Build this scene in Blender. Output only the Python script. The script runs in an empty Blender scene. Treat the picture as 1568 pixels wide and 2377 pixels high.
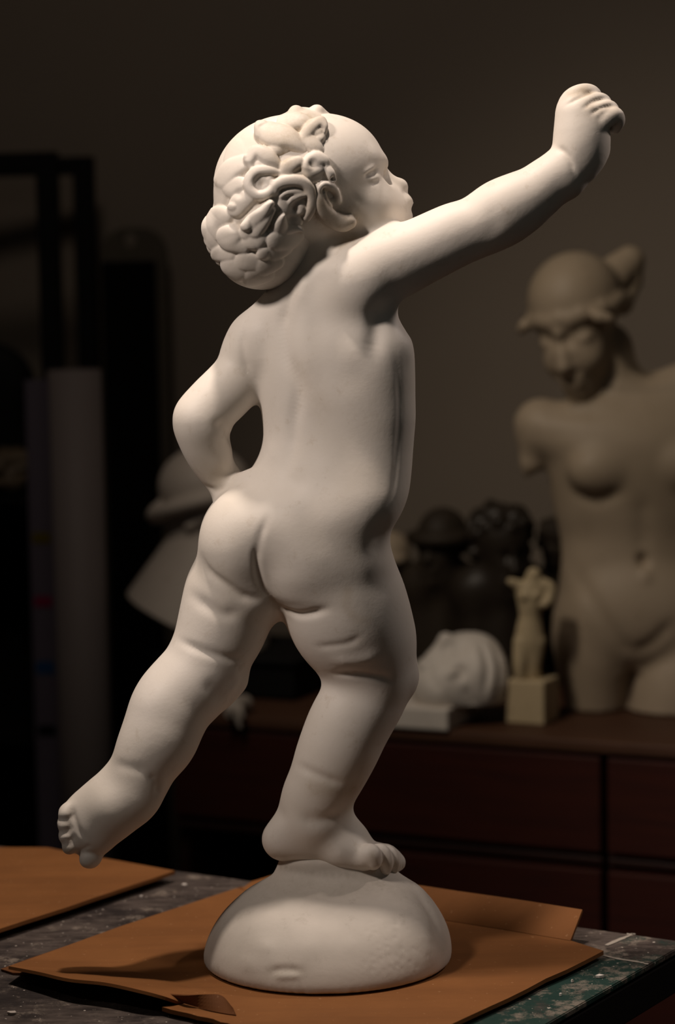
import bpy, bmesh, math, random
import numpy as np
from mathutils import Vector, Matrix
from mathutils.bvhtree import BVHTree
random.seed(3); rng = np.random.default_rng(5)
scn = bpy.context.scene
COL = scn.collection
PI = math.pi
Q = 1.0                                   # voxel scale (bigger = coarser)

# ------------------------------------------------------------------ camera
F_PX, PITCH, ROLL = 5490.0, math.radians(6), math.radians(1.0)
FW = np.array([0, math.cos(PITCH), -math.sin(PITCH)])
UP = np.array([0, math.sin(PITCH), math.cos(PITCH)])
RT = np.array([1.0, 0, 0])
R_ = math.cos(ROLL)*RT - math.sin(ROLL)*UP
U_ = math.cos(ROLL)*UP + math.sin(ROLL)*RT
def ray(x, y): return FW + (x-784)/F_PX*R_ + (1188.5-y)/F_PX*U_
Y0 = 2.2                                   # distance of the statue
BASE_Z = 0.80                              # top of the cardboard under the statue
_d = ray(760, 2225)
CAM = np.array([0, 0, BASE_Z - _d[2]*Y0/_d[1]])
def P(x, y, Y):
    d = ray(x, y); return CAM + d*(Y/d[1])
def PZ(x, y, z):
    d = ray(x, y); return CAM + d*((z-CAM[2])/d[2])
def S(Y): return Y/F_PX*1.01               # metres per photo pixel at distance Y
cam = bpy.data.cameras.new('camera'); cam_o = bpy.data.objects.new('camera', cam); COL.objects.link(cam_o)
M = Matrix.Identity(4)
for i in range(3):
    M[i][0], M[i][1], M[i][2], M[i][3] = R_[i], U_[i], -FW[i], CAM[i]
cam_o.matrix_world = M
cam.sensor_fit = 'VERTICAL'; cam.sensor_height = 36.0; cam.lens = F_PX/2377*36.0
cam.clip_start = 0.05; cam.clip_end = 50
cam.dof.use_dof = True; cam.dof.focus_distance = 2.19; cam.dof.aperture_fstop = 3.7
scn.camera = cam_o

# ------------------------------------------------------------------ helpers
def lin(c):
    return tuple(((v/255)/12.92 if v/255 <= 0.04045 else ((v/255+0.055)/1.055)**2.4) for v in c)
def tag(o, label=None, cat=None, group=None, kind=None):
    if label: o['label'] = label
    if cat: o['category'] = cat
    if group: o['group'] = group
    if kind: o['kind'] = kind
    return o
def empty(name, loc, rz=0):
    o = bpy.data.objects.new(name, None); COL.objects.link(o)
    o.location = loc; o.rotation_euler = (0, 0, rz); o.empty_display_size = 0.05
    return o
def link(name, me, mat, parent=None, smooth=False):
    o = bpy.data.objects.new(name, me); COL.objects.link(o)
    if mat: me.materials.append(mat)
    if smooth: me.polygons.foreach_set('use_smooth', [True]*len(me.polygons))
    if parent is not None:
        o.parent = parent
    return o
def world_child(o, parent):
    """parent keeping world position (mesh built in world coordinates)"""
    o.parent = parent
    o.matrix_parent_inverse = (Matrix.Translation(parent.location) @ parent.rotation_euler.to_matrix().to_4x4()).inverted()
    return o
def bm_obj(name, bm, mat, parent=None, smooth=False):
    me = bpy.data.meshes.new(name); bm.to_mesh(me); bm.free()
    return link(name, me, mat, parent, smooth)
def bm_box(bm, c, s, bev=0.0, rot=None):
    r = bmesh.ops.create_cube(bm, size=1.0)
    vs = r['verts']
    bmesh.ops.scale(bm, vec=s, verts=vs)
    if bev:
        es = list({e for v in vs for e in v.link_edges})
        g = bmesh.ops.bevel(bm, geom=es, offset=bev, segments=2, affect='EDGES', profile=0.5)
        vs = [v for v in g['verts']]
        vs = list({v for f in g['faces'] for v in f.verts} | set(vs))
    if rot is not None: bmesh.ops.rotate(bm, verts=vs, cent=(0, 0, 0), matrix=rot)
    bmesh.ops.translate(bm, vec=c, verts=vs)
    return vs
def box(name, c, s, mat, parent=None, bev=0.002):
    bm = bmesh.new(); bm_box(bm, c, s, bev); return bm_obj(name, bm, mat, parent)

# ------------------------------------------------------------------ materials
def nodes(name):
    m = bpy.data.materials.new(name); m.use_nodes = True
    nt = m.node_tree; b = nt.nodes['Principled BSDF']
    return m, nt, b
def noise(nt, scale, detail=4, rough=0.55, vec=None, dist=0.0):
    n = nt.nodes.new('ShaderNodeTexNoise'); n.inputs['Scale'].default_value = scale
    n.inputs['Detail'].default_value = detail; n.inputs['Roughness'].default_value = rough
    n.inputs['Distortion'].default_value = dist
    if vec is not None: nt.links.new(vec, n.inputs['Vector'])
    return n.outputs['Fac']
def coord(nt, scale=(1, 1, 1), kind='Object', rot=(0, 0, 0)):
    t = nt.nodes.new('ShaderNodeTexCoord'); mp = nt.nodes.new('ShaderNodeMapping')
    mp.inputs['Scale'].default_value = scale; mp.inputs['Rotation'].default_value = rot
    nt.links.new(t.outputs[kind], mp.inputs['Vector']); return mp.outputs['Vector']
def ramp(nt, fac, stops):
    r = nt.nodes.new('ShaderNodeValToRGB'); els = r.color_ramp.elements
    while len(els) < len(stops): els.new(0.5)
    for e, (p, c) in zip(els, stops):
        e.position = p; e.color = (*c, 1) if len(c) == 3 else c
    nt.links.new(fac, r.inputs['Fac']); return r.outputs['Color']
def mix(nt, fac, a, b, mode='MIX'):
    m = nt.nodes.new('ShaderNodeMix'); m.data_type = 'RGBA'; m.blend_type = mode
    for sock, v in ((m.inputs['Factor'], fac), (m.inputs[6], a), (m.inputs[7], b)):
        if hasattr(v, 'is_output'): nt.links.new(v, sock)
        elif isinstance(v, (int, float)): sock.default_value = v
        else: sock.default_value = (*v, 1)
    return m.outputs[2]
def bump(nt, b, h, strength=0.2, dist=0.002):
    n = nt.nodes.new('ShaderNodeBump'); n.inputs['Strength'].default_value = strength
    n.inputs['Distance'].default_value = dist
    nt.links.new(h, n.inputs['Height']); nt.links.new(n.outputs['Normal'], b.inputs['Normal'])
def plaster(name, c, c2, stain=(0.30, 0.22, 0.12), sc=1.0, attr=False, rough=0.55, crev=True):
    m, nt, b = nodes(name)
    v = coord(nt)
    col = mix(nt, ramp(nt, noise(nt, 9*sc, 5, 0.6, v), [(0.35, (0, 0, 0)), (0.7, (1, 1, 1))]), c, c2)
    fine = noise(nt, 260*sc, 3, 0.6, v)
    col = mix(nt, ramp(nt, noise(nt, 60*sc, 6, 0.7, v), [(0.58, (0, 0, 0)), (0.8, (0.35,)*3)]), col, stain)
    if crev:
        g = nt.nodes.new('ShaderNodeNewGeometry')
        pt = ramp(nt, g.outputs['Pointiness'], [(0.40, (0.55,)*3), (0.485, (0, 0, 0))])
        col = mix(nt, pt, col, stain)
    if attr:
        a = nt.nodes.new('ShaderNodeAttribute'); a.attribute_name = 'stain'
        nn = ramp(nt, noise(nt, 120, 6, 0.75, v), [(0.3, (0.35,)*3), (0.65, (1, 1, 1))])
        f = nt.nodes.new('ShaderNodeMath'); f.operation = 'MULTIPLY'; f.use_clamp = True
        nt.links.new(a.outputs['Fac'], f.inputs[0]); nt.links.new(nn, f.inputs[1])
        col = mix(nt, f.outputs[0], col, stain)
    nt.links.new(col, b.inputs['Base Color'])
    b.inputs['Roughness'].default_value = rough
    b.inputs['Specular IOR Level'].default_value = 0.35
    big = noise(nt, 70*sc, 5, 0.65, v)
    ad = nt.nodes.new('ShaderNodeMath'); ad.operation = 'ADD'
    nt.links.new(fine, ad.inputs[0]); nt.links.new(big, ad.inputs[1])
    bump(nt, b, ad.outputs[0], 0.07, 0.0016)
    return m
def simple(name, c, c2=None, sc=20, rough=0.6, spec=0.3, bmp=0.1, scale=(1, 1, 1), metal=0.0):
    m, nt, b = nodes(name); v = coord(nt, scale)
    f = noise(nt, sc, 5, 0.6, v)
    nt.links.new(mix(nt, f, c, c2 or tuple(x*0.7 for x in c)), b.inputs['Base Color'])
    b.inputs['Roughness'].default_value = rough; b.inputs['Specular IOR Level'].default_value = spec
    b.inputs['Metallic'].default_value = metal
    if bmp: bump(nt, b, f, bmp, 0.002)
    return m

MAT = {}
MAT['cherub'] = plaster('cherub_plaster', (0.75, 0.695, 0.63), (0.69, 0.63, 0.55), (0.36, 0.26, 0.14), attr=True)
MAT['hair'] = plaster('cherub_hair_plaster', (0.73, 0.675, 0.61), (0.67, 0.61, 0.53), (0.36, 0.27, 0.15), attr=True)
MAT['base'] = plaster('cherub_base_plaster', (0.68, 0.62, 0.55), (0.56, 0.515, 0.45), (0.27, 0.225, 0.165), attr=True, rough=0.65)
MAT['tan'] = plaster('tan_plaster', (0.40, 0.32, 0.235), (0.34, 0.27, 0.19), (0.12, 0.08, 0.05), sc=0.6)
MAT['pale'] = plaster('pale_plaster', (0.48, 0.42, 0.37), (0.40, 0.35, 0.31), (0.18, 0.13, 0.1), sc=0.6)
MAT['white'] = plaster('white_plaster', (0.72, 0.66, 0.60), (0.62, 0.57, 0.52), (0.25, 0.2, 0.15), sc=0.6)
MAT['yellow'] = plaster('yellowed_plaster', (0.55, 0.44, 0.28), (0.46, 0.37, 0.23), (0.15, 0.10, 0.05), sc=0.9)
MAT['stone'] = plaster('brown_stone', (0.16, 0.12, 0.075), (0.10, 0.075, 0.05), (0.03, 0.02, 0.01), sc=1.5)
MAT['bronze'] = simple('dark_bronze', (0.040, 0.029, 0.019), (0.022, 0.016, 0.011), 30, 0.62, 0.25, 0.2)
MAT['bronze2'] = simple('dark_polished_bronze', (0.034, 0.026, 0.018), (0.018, 0.013, 0.010), 40, 0.45, 0.35, 0.25)
MAT['black'] = simple('matt_black', (0.006, 0.006, 0.006), (0.004, 0.004, 0.004), 20, 0.7, 0.15, 0)
MAT['blackpanel'] = simple('black_panel', (0.004, 0.004, 0.004), (0.003, 0.003, 0.003), 20, 0.8, 0.05, 0)
MAT['board'] = simple('grey_board', (0.085, 0.072, 0.052), (0.065, 0.055, 0.042), 14, 0.6, 0.2, 0.05)
MAT['paper'] = simple('grey_paper', (0.18, 0.152, 0.145), (0.155, 0.130, 0.125), 8, 0.6, 0.2, 0.02)
MAT['paper2'] = simple('violet_grey_paper', (0.105, 0.088, 0.115), (0.088, 0.075, 0.096), 8, 0.6, 0.2, 0.02)
for n, c in (('yellow', (0.12, 0.09, 0.004)), ('magenta', (0.20, 0.01, 0.05)), ('blue', (0.01, 0.06, 0.16)), ('black', (0.004,)*3)):
    MAT['ink_'+n] = simple(n+'_ink', c, tuple(x*0.85 for x in c), 30, 0.5, 0.2, 0)

# ------------------------------------------------------------------ implicit surfaces
def nrm(v): v = np.asarray(v, float); return v/np.linalg.norm(v)
class Field:
    def __init__(s, lo, hi, v):
        s.v = v; s.lo = np.asarray(lo, float); n = np.ceil((np.asarray(hi)-s.lo)/v).astype(int)+1
        s.ax = [(s.lo[i]+v*np.arange(n[i])).astype(np.float32) for i in range(3)]
        s.F = np.full(n, 0.2, np.float32)
    def sl(s, lo, hi):
        out = []
        for i in range(3):
            a = int(np.clip(math.floor((lo[i]-s.lo[i])/s.v), 0, s.F.shape[i])); b = int(np.clip(math.ceil((hi[i]-s.lo[i])/s.v)+1, 0, s.F.shape[i]))
            out.append(slice(a, b))
        return tuple(out)
    def grids(s, sl):
        return s.ax[0][sl[0]][:, None, None], s.ax[1][sl[1]][None, :, None], s.ax[2][sl[2]][None, None, :]
    def merge(s, sl, d, k, op):
        A = s.F[sl]
        if op == '-':
            d = -d
            h = np.maximum(k-np.abs(A-d), 0)/k; s.F[sl] = np.maximum(A, d)+h*h*k*0.25
        else:
            h = np.maximum(k-np.abs(A-d), 0)/k; s.F[sl] = np.minimum(A, d)-h*h*k*0.25
    def caps(s, segs, k=0.004, op='+', flat=None):
        """chain of tapered capsules ((p0,p1,r0,r1)...) merged as one solid"""
        segs = [(np.asarray(a, float), np.asarray(b, float), r0, r1) for a, b, r0, r1 in segs]
        pad = k+3*s.v
        lo = np.min([np.minimum(a-r0, b-r1) for a, b, r0, r1 in segs], 0)-pad
        hi = np.max([np.maximum(a+r0, b+r1) for a, b, r0, r1 in segs], 0)+pad
        sl = s.sl(lo, hi)
        if any(x.stop <= x.start for x in sl): return
        D = np.full([x.stop-x.start for x in sl], 0.2, np.float32)
        for a, b, r0, r1 in segs:
            r = max(r0, r1); q = s.sl(np.minimum(a, b)-r-pad, np.maximum(a, b)+r+pad)
            q = tuple(slice(max(q[i].start, sl[i].start), min(q[i].stop, sl[i].stop)) for i in range(3))
            if any(x.stop <= x.start for x in q): continue
            X, Y, Z = s.grids(q)
            px, py, pz = X-a[0], Y-a[1], Z-a[2]
            ba = b-a
            if flat is not None:
                n, f = flat
                t = px*n[0]+py*n[1]+pz*n[2]; t = t*(f-1)
                px, py, pz = px+t*n[0], py+t*n[1], pz+t*n[2]
                ba = ba+n*(ba@n)*(f-1)
            bb = max(float(ba@ba), 1e-12)
            h = np.clip((px*ba[0]+py*ba[1]+pz*ba[2])/bb, 0, 1)
            d = np.sqrt((px-h*ba[0])**2+(py-h*ba[1])**2+(pz-h*ba[2])**2)-(r0+(r1-r0)*h)
            o = tuple(slice(q[i].start-sl[i].start, q[i].stop-sl[i].start) for i in range(3))
            D[o] = np.minimum(D[o], d)
        s.merge(sl, D, k, op)
    def cap(s, a, b, r0, r1=None, k=0.004, op='+', flat=None):
        s.caps([(a, b, r0, r0 if r1 is None else r1)], k, op, flat)
    def ball(s, c, r, k=0.004, op='+'): s.caps([(c, c, r, r)], k, op)
    def ell(s, c, r, axes=None, k=0.004, op='+'):
        """ellipsoid; axes = 3 orthonormal row vectors"""
        c = np.asarray(c, float); r = np.asarray(r, float)
        A = np.eye(3) if axes is None else np.asarray(axes, float)
        ext = np.sqrt(((A*r[:, None])**2).sum(0))+k+3*s.v
        sl = s.sl(c-ext, c+ext)
        if any(x.stop <= x.start for x in sl): return
        X, Y, Z = s.grids(sl); X, Y, Z = X-c[0], Y-c[1], Z-c[2]
        k0 = 0; k1 = 0
        for i in range(3):
            q = X*A[i, 0]+Y*A[i, 1]+Z*A[i, 2]
            k0 = k0+(q/r[i])**2; k1 = k1+(q/r[i]**2)**2
        k0 = np.sqrt(k0); k1 = np.sqrt(k1)+1e-9
        s.merge(sl, (k0*(k0-1)/k1).astype(np.float32), k, op)
    def stack(s, rows, theta, k=0.006, op='+', power=2.0):
        """elliptic sections stacked in z: rows of (z, cx, cy, a, b), yaw theta"""
        rows = sorted(rows); z, cx, cy, a, b = (np.array(v) for v in zip(*rows))
        r = max(a.max(), b.max())+k+3*s.v
        sl = s.sl((cx.min()-r, cy.min()-r, z[0]-k-2*s.v), (cx.max()+r, cy.max()+r, z[-1]+k+2*s.v))
        X, Y, Z = s.grids(sl); zz = Z.ravel()
        zi = np.clip(zz, z[0], z[-1])
        def sp(v):                       # smooth interpolation
            m = np.gradient(v, z); i = np.clip(np.searchsorted(z, zi)-1, 0, len(z)-2)
            h = z[i+1]-z[i]; t = (zi-z[i])/h
            return ((2*t**3-3*t**2+1)*v[i]+(t**3-2*t**2+t)*h*m[i]+(-2*t**3+3*t**2)*v[i+1]+(t**3-t**2)*h*m[i+1])[None, None, :]
        CX, CY, A, B = sp(cx), sp(cy), sp(a), sp(b)
        c, sn = math.cos(theta), math.sin(theta)
        u = (X-CX)*c-(Y-CY)*sn; w = (X-CX)*sn+(Y-CY)*c
        k0 = ((np.abs(u)/A)**power+(np.abs(w)/B)**power)**(1/power); k1 = np.sqrt((u/A**2)**2+(w/B**2)**2)+1e-9
        d = np.where(k0 < 0.3, -np.minimum(A, B)*(1-k0), k0*(k0-1)/k1)
        e = np.maximum(z[0]-zz, zz-z[-1])[None, None, :]
        d = np.maximum(d, e).astype(np.float32)
        s.merge(sl, d, k, op)
    def zcut(s, z0):                      # flat bottom
        s.F = np.maximum(s.F, (z0-s.ax[2])[None, None, :])
    def sample(s, p):
        i = (p-s.lo)/s.v; i0 = np.floor(i).astype(int)
        if (i0 < 0).any() or (i0 >= np.array(s.F.shape)-1).any(): return 0.2
        f = i-i0; c = s.F[i0[0]:i0[0]+2, i0[1]:i0[1]+2, i0[2]:i0[2]+2]
        c = c[0]*(1-f[0])+c[1]*f[0]; c = c[0]*(1-f[1])+c[1]*f[1]; return float(c[0]*(1-f[2])+c[1]*f[2])
    def mesh(s, smooth=4):
        F = s.F; n = F.shape
        I = F < 0
        c = [I[a:n[0]-1+a, b:n[1]-1+b, d:n[2]-1+d] for a in (0, 1) for b in (0, 1) for d in (0, 1)]
        allv = c[0].copy(); anyv = c[0].copy()
        for q in c[1:]: allv &= q; anyv |= q
        act = np.argwhere(anyv & ~allv)
        del allv, anyv
        off = [(a, b, d) for a in (0, 1) for b in (0, 1) for d in (0, 1)]
        val = np.stack([F[act[:, 0]+o[0], act[:, 1]+o[1], act[:, 2]+o[2]] for o in off], 1)
        pos = np.zeros((len(act), 3)); cnt = np.zeros(len(act))
        for i in range(8):
            for ax in range(3):
                if off[i][ax]: continue
                o2 = list(off[i]); o2[ax] = 1; j = off.index(tuple(o2))
                m = (val[:, i] < 0) != (val[:, j] < 0)
                t = val[m, i]/(val[m, i]-val[m, j])
                p = np.tile(np.array(off[i], float), (m.sum(), 1)); p[:, ax] += t
                pos[m] += p; cnt[m] += 1
        V = s.lo+(act+pos/cnt[:, None])*s.v
        idx = np.full(n, -1, np.int32); idx[act[:, 0], act[:, 1], act[:, 2]] = np.arange(len(act))
        quads = []
        for ax in range(3):
            a = [slice(1, -1)]*3; b = [slice(1, -1)]*3
            a[ax] = slice(0, n[ax]-1); b[ax] = slice(1, n[ax])
            A, B = I[tuple(a)], I[tuple(b)]
            e = np.argwhere(A != B); st = A[A != B]
            base = e+1; base[:, ax] = e[:, ax]
            u, w = (ax+1) % 3, (ax+2) % 3
            qs = []
            for du, dw in ((-1, -1), (0, -1), (0, 0), (-1, 0)):
                q = base.copy(); q[:, u] += du; q[:, w] += dw
                qs.append(idx[q[:, 0], q[:, 1], q[:, 2]])
            qd = np.stack(qs, 1); qd[~st] = qd[~st][:, ::-1]
            quads.append(qd[(qd >= 0).all(1)])
        Qd = np.concatenate(quads)
        E = np.concatenate([Qd[:, [0, 1]], Qd[:, [1, 2]], Qd[:, [2, 3]], Qd[:, [3, 0]]])
        for it in range(smooth*2):
            lam = 0.5 if it % 2 == 0 else -0.42
            cn = np.bincount(E[:, 0], minlength=len(V))+np.bincount(E[:, 1], minlength=len(V))
            W = np.stack([np.bincount(E[:, 0], V[E[:, 1], i], len(V))+np.bincount(E[:, 1], V[E[:, 0], i], len(V)) for i in range(3)], 1)
            V = V+lam*(W/np.maximum(cn, 1)[:, None]-V)
        return V, Qd
def build(name, V, Qd, mat, parent=None, stain=None):
    me = bpy.data.meshes.new(name)
    me.vertices.add(len(V)); me.vertices.foreach_set('co', V.astype(np.float32).ravel())
    me.loops.add(len(Qd)*4); me.loops.foreach_set('vertex_index', Qd.astype(np.int32).ravel())
    me.polygons.add(len(Qd)); me.polygons.foreach_set('loop_start', np.arange(0, len(Qd)*4, 4, dtype=np.int32))
    me.polygons.foreach_set('use_smooth', np.ones(len(Qd), bool))
    me.update(calc_edges=True); me.validate()
    if stain is not None:
        at = me.attributes.new('stain', 'FLOAT', 'POINT'); at.data.foreach_set('value', stain.astype(np.float32))
    o = link(name, me, mat)
    if parent is not None: world_child(o, parent)
    return o
def spline(pts, n):
    """Catmull-Rom through rows of numbers"""
    p = np.asarray(pts, float); out = []
    q = np.vstack([2*p[0]-p[1], p, 2*p[-1]-p[-2]])
    for i in range(len(p)-1):
        for t in np.arange(n)/n:
            a, b, c, d = q[i:i+4]
            out.append(0.5*(2*b+(c-a)*t+(2*a-5*b+4*c-d)*t*t+(3*b-a-3*c+d)*t**3))
    out.append(p[-1]); return np.array(out)
def limb(fl, pairs, Yc, k=0.006, n=5, flat=None, grow=1.0):
    """pairs of outline points (x1,y1,x2,y2,depth px) -> chain of tapered capsules"""
    rows = spline([((a+c)/2, (b+d)/2, math.hypot(a-c, b-d)/2, e) for a, b, c, d, e in pairs], n)
    s_ = S(Yc)
    pts = [(P(x, y, Yc+e*s_), r*s_*grow) for x, y, r, e in rows]
    fl.caps([(pts[i][0], pts[i+1][0], pts[i][1], pts[i+1][1]) for i in range(len(pts)-1)], k, '+', flat)
def tube(fl, pts, Yc, k=0.003, n=4, op='+', flat=None):
    """(x,y,depth px,radius px) rows"""
    rows = spline(pts, n); s_ = S(Yc)
    q = [(P(x, y, Yc+e*s_), r*s_) for x, y, e, r in rows]
    fl.caps([(q[i][0], q[i+1][0], q[i][1], q[i+1][1]) for i in range(len(q)-1)], k, op, flat)
def hit(fields, x, y, Y1, Y2, step=0.001):
    """first surface met by the line of sight through photo point (x, y)"""
    Y = Y1
    while Y < Y2:
        p = P(x, y, Y); d = min(f.sample(p) for f in fields)
        if d < 0: return p
        Y += max(step, min(d*0.7, 0.01))
    return None
def grad(fields, p):
    e = 0.0015; g = []
    for i in range(3):
        q = np.zeros(3); q[i] = e
        g.append(min(f.sample(p+q) for f in fields)-min(f.sample(p-q) for f in fields))
    g = np.array(g); l = np.linalg.norm(g)
    return g/l if l > 1e-9 else np.array([0, -1.0, 0])

class Sculpt:
    """soft displacement strokes over a finished mesh"""
    def __init__(s, V, Qd, Yc):
        s.V, s.Q, s.Yc = V, Qd, Yc; s.stain = np.zeros(len(V))
        s.bvh = BVHTree.FromPolygons(V.tolist(), Qd.tolist()); s.normals()
    def normals(s):
        A = s.V[s.Q[:, 2]]-s.V[s.Q[:, 0]]; B = s.V[s.Q[:, 3]]-s.V[s.Q[:, 1]]; fn = np.cross(A, B)
        N = np.stack([sum(np.bincount(s.Q[:, j], fn[:, i], len(s.V)) for j in range(4)) for i in range(3)], 1)
        s.N = N/np.maximum(np.linalg.norm(N, axis=1), 1e-12)[:, None]
    def pt(s, x, y):
        h = s.bvh.ray_cast(Vector(CAM), Vector(ray(x, y)).normalized())
        return np.array(h[0]) if h[0] is not None else None
    def near(s, pts, sig, taper):
        rows = spline(pts, 8) if len(pts) > 1 else np.array(pts, float)
        W = []; n = len(rows)
        for i, (x, y) in enumerate(rows):
            p = s.pt(x, y)
            if p is not None:
                t = i/(n-1) if n > 1 else 0.5
                W.append((p, min(1, min(t, 1-t)/0.25+0.05) if taper and n > 1 else 1.0))
        w = np.zeros(len(s.V)); sg = sig*S(s.Yc)
        if not W: return w
        A = np.array([q[0] for q in W]); lo, hi = A.min(0)-3*sg, A.max(0)+3*sg
        m = np.where(((s.V > lo) & (s.V < hi)).all(1))[0]
        for p, a in W:
            d2 = ((s.V[m]-p)**2).sum(1); w[m] = np.maximum(w[m], a*np.exp(-d2/sg**2))
        return w
    def stroke(s, pts, amp, sig, taper=True):
        w = s.near(pts, sig, taper); s.V = s.V+s.N*(w*amp*S(s.Yc))[:, None]
    def relax(s, keep, iters):
        """even out the skin except around `keep` = (x, y, r) photo discs"""
        px, py = project(s.V); w = np.ones(len(s.V))
        for x, y, r in keep: w *= 1-np.clip(1.6-np.hypot(px-x, py-y)/r*1.0, 0, 1)
        E = np.concatenate([s.Q[:, [0, 1]], s.Q[:, [1, 2]], s.Q[:, [2, 3]], s.Q[:, [3, 0]]]); n = len(s.V)
        cn = np.maximum(np.bincount(E[:, 0], minlength=n)+np.bincount(E[:, 1], minlength=n), 1)
        for _ in range(iters):
            W = np.stack([np.bincount(E[:, 0], s.V[E[:, 1], i], n)+np.bincount(E[:, 1], s.V[E[:, 0], i], n) for i in range(3)], 1)
            s.V = s.V+(0.55*w)[:, None]*(W/cn[:, None]-s.V)
        s.normals()
    def mark(s, pts, amp, sig, taper=False):
        s.stain = np.maximum(s.stain, amp*s.near(pts, sig, taper))

def project(V):
    q = V-CAM; w = q@FW
    return 784+F_PX*(q@R_)/w, 1188.5-F_PX*(q@U_)/w
def relief(V, N, prims, Yc, pw=2.6, smooth_max=3.0):
    """raise carved locks on the side that faces the viewer.
    prims: ('L', [(x, y, r, h)...]) rounded lock, ('P', x, y, r, depth) drilled hollow; sizes in photo pixels"""
    px, py = project(V); face = np.clip(-(N@nrm(FW))*2.2+0.35, 0, 1)
    Hh = np.zeros(len(V)); pits = np.zeros(len(V))
    for pr in prims:
        if pr[0] == 'L':
            rows = spline(pr[1], 8) if len(pr[1]) > 1 else np.array(pr[1], float)
            if len(rows) == 1: rows = np.vstack([rows, rows+1e-3])
            m = np.where((px > rows[:, 0].min()-60) & (px < rows[:, 0].max()+60) & (py > rows[:, 1].min()-60) & (py < rows[:, 1].max()+60) & (face > 0))[0]
            best = np.zeros(len(m))
            for i in range(len(rows)-1):
                a, b = rows[i], rows[i+1]; dx, dy = b[0]-a[0], b[1]-a[1]; bb = max(dx*dx+dy*dy, 1e-9)
                t = np.clip(((px[m]-a[0])*dx+(py[m]-a[1])*dy)/bb, 0, 1)
                d = np.hypot(px[m]-a[0]-t*dx, py[m]-a[1]-t*dy); r = a[2]+(b[2]-a[2])*t; h = a[3]+(b[3]-a[3])*t
                q = np.clip(d/r, 0, 1); best = np.maximum(best, h*np.sqrt(1-q**pw))
            Hh[m] = np.maximum(Hh[m], best)
        else:
            _, x, y, r, dp = pr; pits = np.maximum(pits, dp*np.exp(-((px-x)**2+(py-y)**2)/r**2))
    return V+N*((Hh-pits)*face*S(Yc))[:, None]
# ------------------------------------------------------------------ the cherub (photo points + depth in photo pixels)
s0 = S(Y0)
def C(x, y, e=0): return P(x, y, Y0+e*s0)
TH = math.radians(30)                       # the back is turned a little towards the left
lo = np.minimum(C(110, 180), C(110, 2330)); hi = np.maximum(C(1470, 170), C(1470, 2330))
fb = Field((C(110, 1900, -220)[0]-.01, Y0-0.17, C(800, 2060)[2]-.03), (C(1470, 300)[0]+.015, Y0+0.16, C(800, 170)[2]+.02), 0.0016*Q)
def rows_of(rows, th):
    out = []
    for y, L, Rr, b, e in rows:
        p = C((L+Rr)/2, y, e); hw = (Rr-L)/2*s0; bb = b*s0
        a = math.sqrt(max(hw*hw-(bb*math.sin(th))**2, (0.3*hw)**2))/math.cos(th)
        out.append((p[2], p[0], p[1], a, bb))
    return out
# trunk
fb.stack(rows_of([(640, 690, 850, 70, 5), (665, 650, 875, 88, 5), (700, 612, 900, 104, 5), (745, 592, 925, 116, 4), (800, 588, 955, 126, 0), (860, 592, 961, 130, 0),
    (920, 602, 962, 130, 0), (970, 608, 963, 127, 0), (1010, 611, 960, 126, 0), (1050, 603, 957, 128, 0), (1100, 574, 953, 134, 0),
    (1150, 530, 945, 140, 0), (1190, 503, 929, 142, 0), (1230, 486, 905, 138, 0), (1265, 478, 888, 130, 0), (1310, 490, 880, 112, 0), (1350, 520, 850, 90, 0)], TH), TH, k=0.01)
# shoulders and neck
fb.cap(C(735, 655, 0), C(600, 792, 62), 70*s0, 62*s0, k=0.016)
fb.cap(C(750, 690, -10), C(838, 652, -60), 78*s0, 84*s0, k=0.02)
fb.cap(C(735, 690, 0), C(768, 540, 10), 84*s0, 76*s0, k=0.014)
# raised arm
limb(fb, [(790, 582, 880, 735, -62), (847, 548, 912, 700, -60), (892, 531, 948, 686, -58), (950, 512, 1006, 655, -56), (1030, 477, 1080, 616, -54), (1070, 466, 1124, 597, -53),
    (1101, 447, 1160, 583, -52), (1137, 422, 1196, 566, -50), (1182, 404, 1234, 538, -48), (1213, 393, 1262, 513, -46), (1244, 373, 1302, 477, -43),
    (1270, 357, 1340, 447, -40)], Y0, k=0.012)
# the fist
fb.caps([(C(1306, 408, -40), C(1336, 372, -38), 58*s0, 56*s0)], k=0.004)
limb(fb, [(1288, 346, 1392, 396, -36), (1290, 318, 1408, 372, -34), (1290, 296, 1413, 330, -32), (1294, 262, 1402, 292, -30)], Y0, k=0.003)
fb.cap(C(1345, 300, -30), C(1336, 258, -26), 50*s0, 40*s0, k=0.006)
fing = [[(1318, 292, -30, 26), (1325, 240, -26, 27), (1352, 222, -14, 27), (1374, 224, 12, 24), (1380, 252, 38, 22)],
        [(1345, 296, -44, 22), (1356, 254, -48, 23), (1384, 236, -34, 21), (1402, 242, -8, 20), (1400, 272, 14, 19)],
        [(1366, 306, -52, 20), (1380, 268, -58, 22), (1408, 252, -44, 20), (1420, 260, -18, 19), (1412, 288, 4, 18)],
        [(1382, 322, -52, 19), (1396, 288, -60, 21), (1424, 268, -52, 20), (1433, 279, -34, 19), (1428, 296, -16, 15)]]
for f_ in fing: tube(fb, f_, Y0, k=0.0022)
tube(fb, [(1366, 372, -6, 24), (1390, 362, 8, 22), (1398, 335, 18, 20), (1392, 300, 30, 17)], Y0, k=0.004)   # thumb, folded behind
fb.ell(C(1412, 345, -22), (6*s0, 10*s0, 24*s0), k=0.003, op='-')
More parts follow.
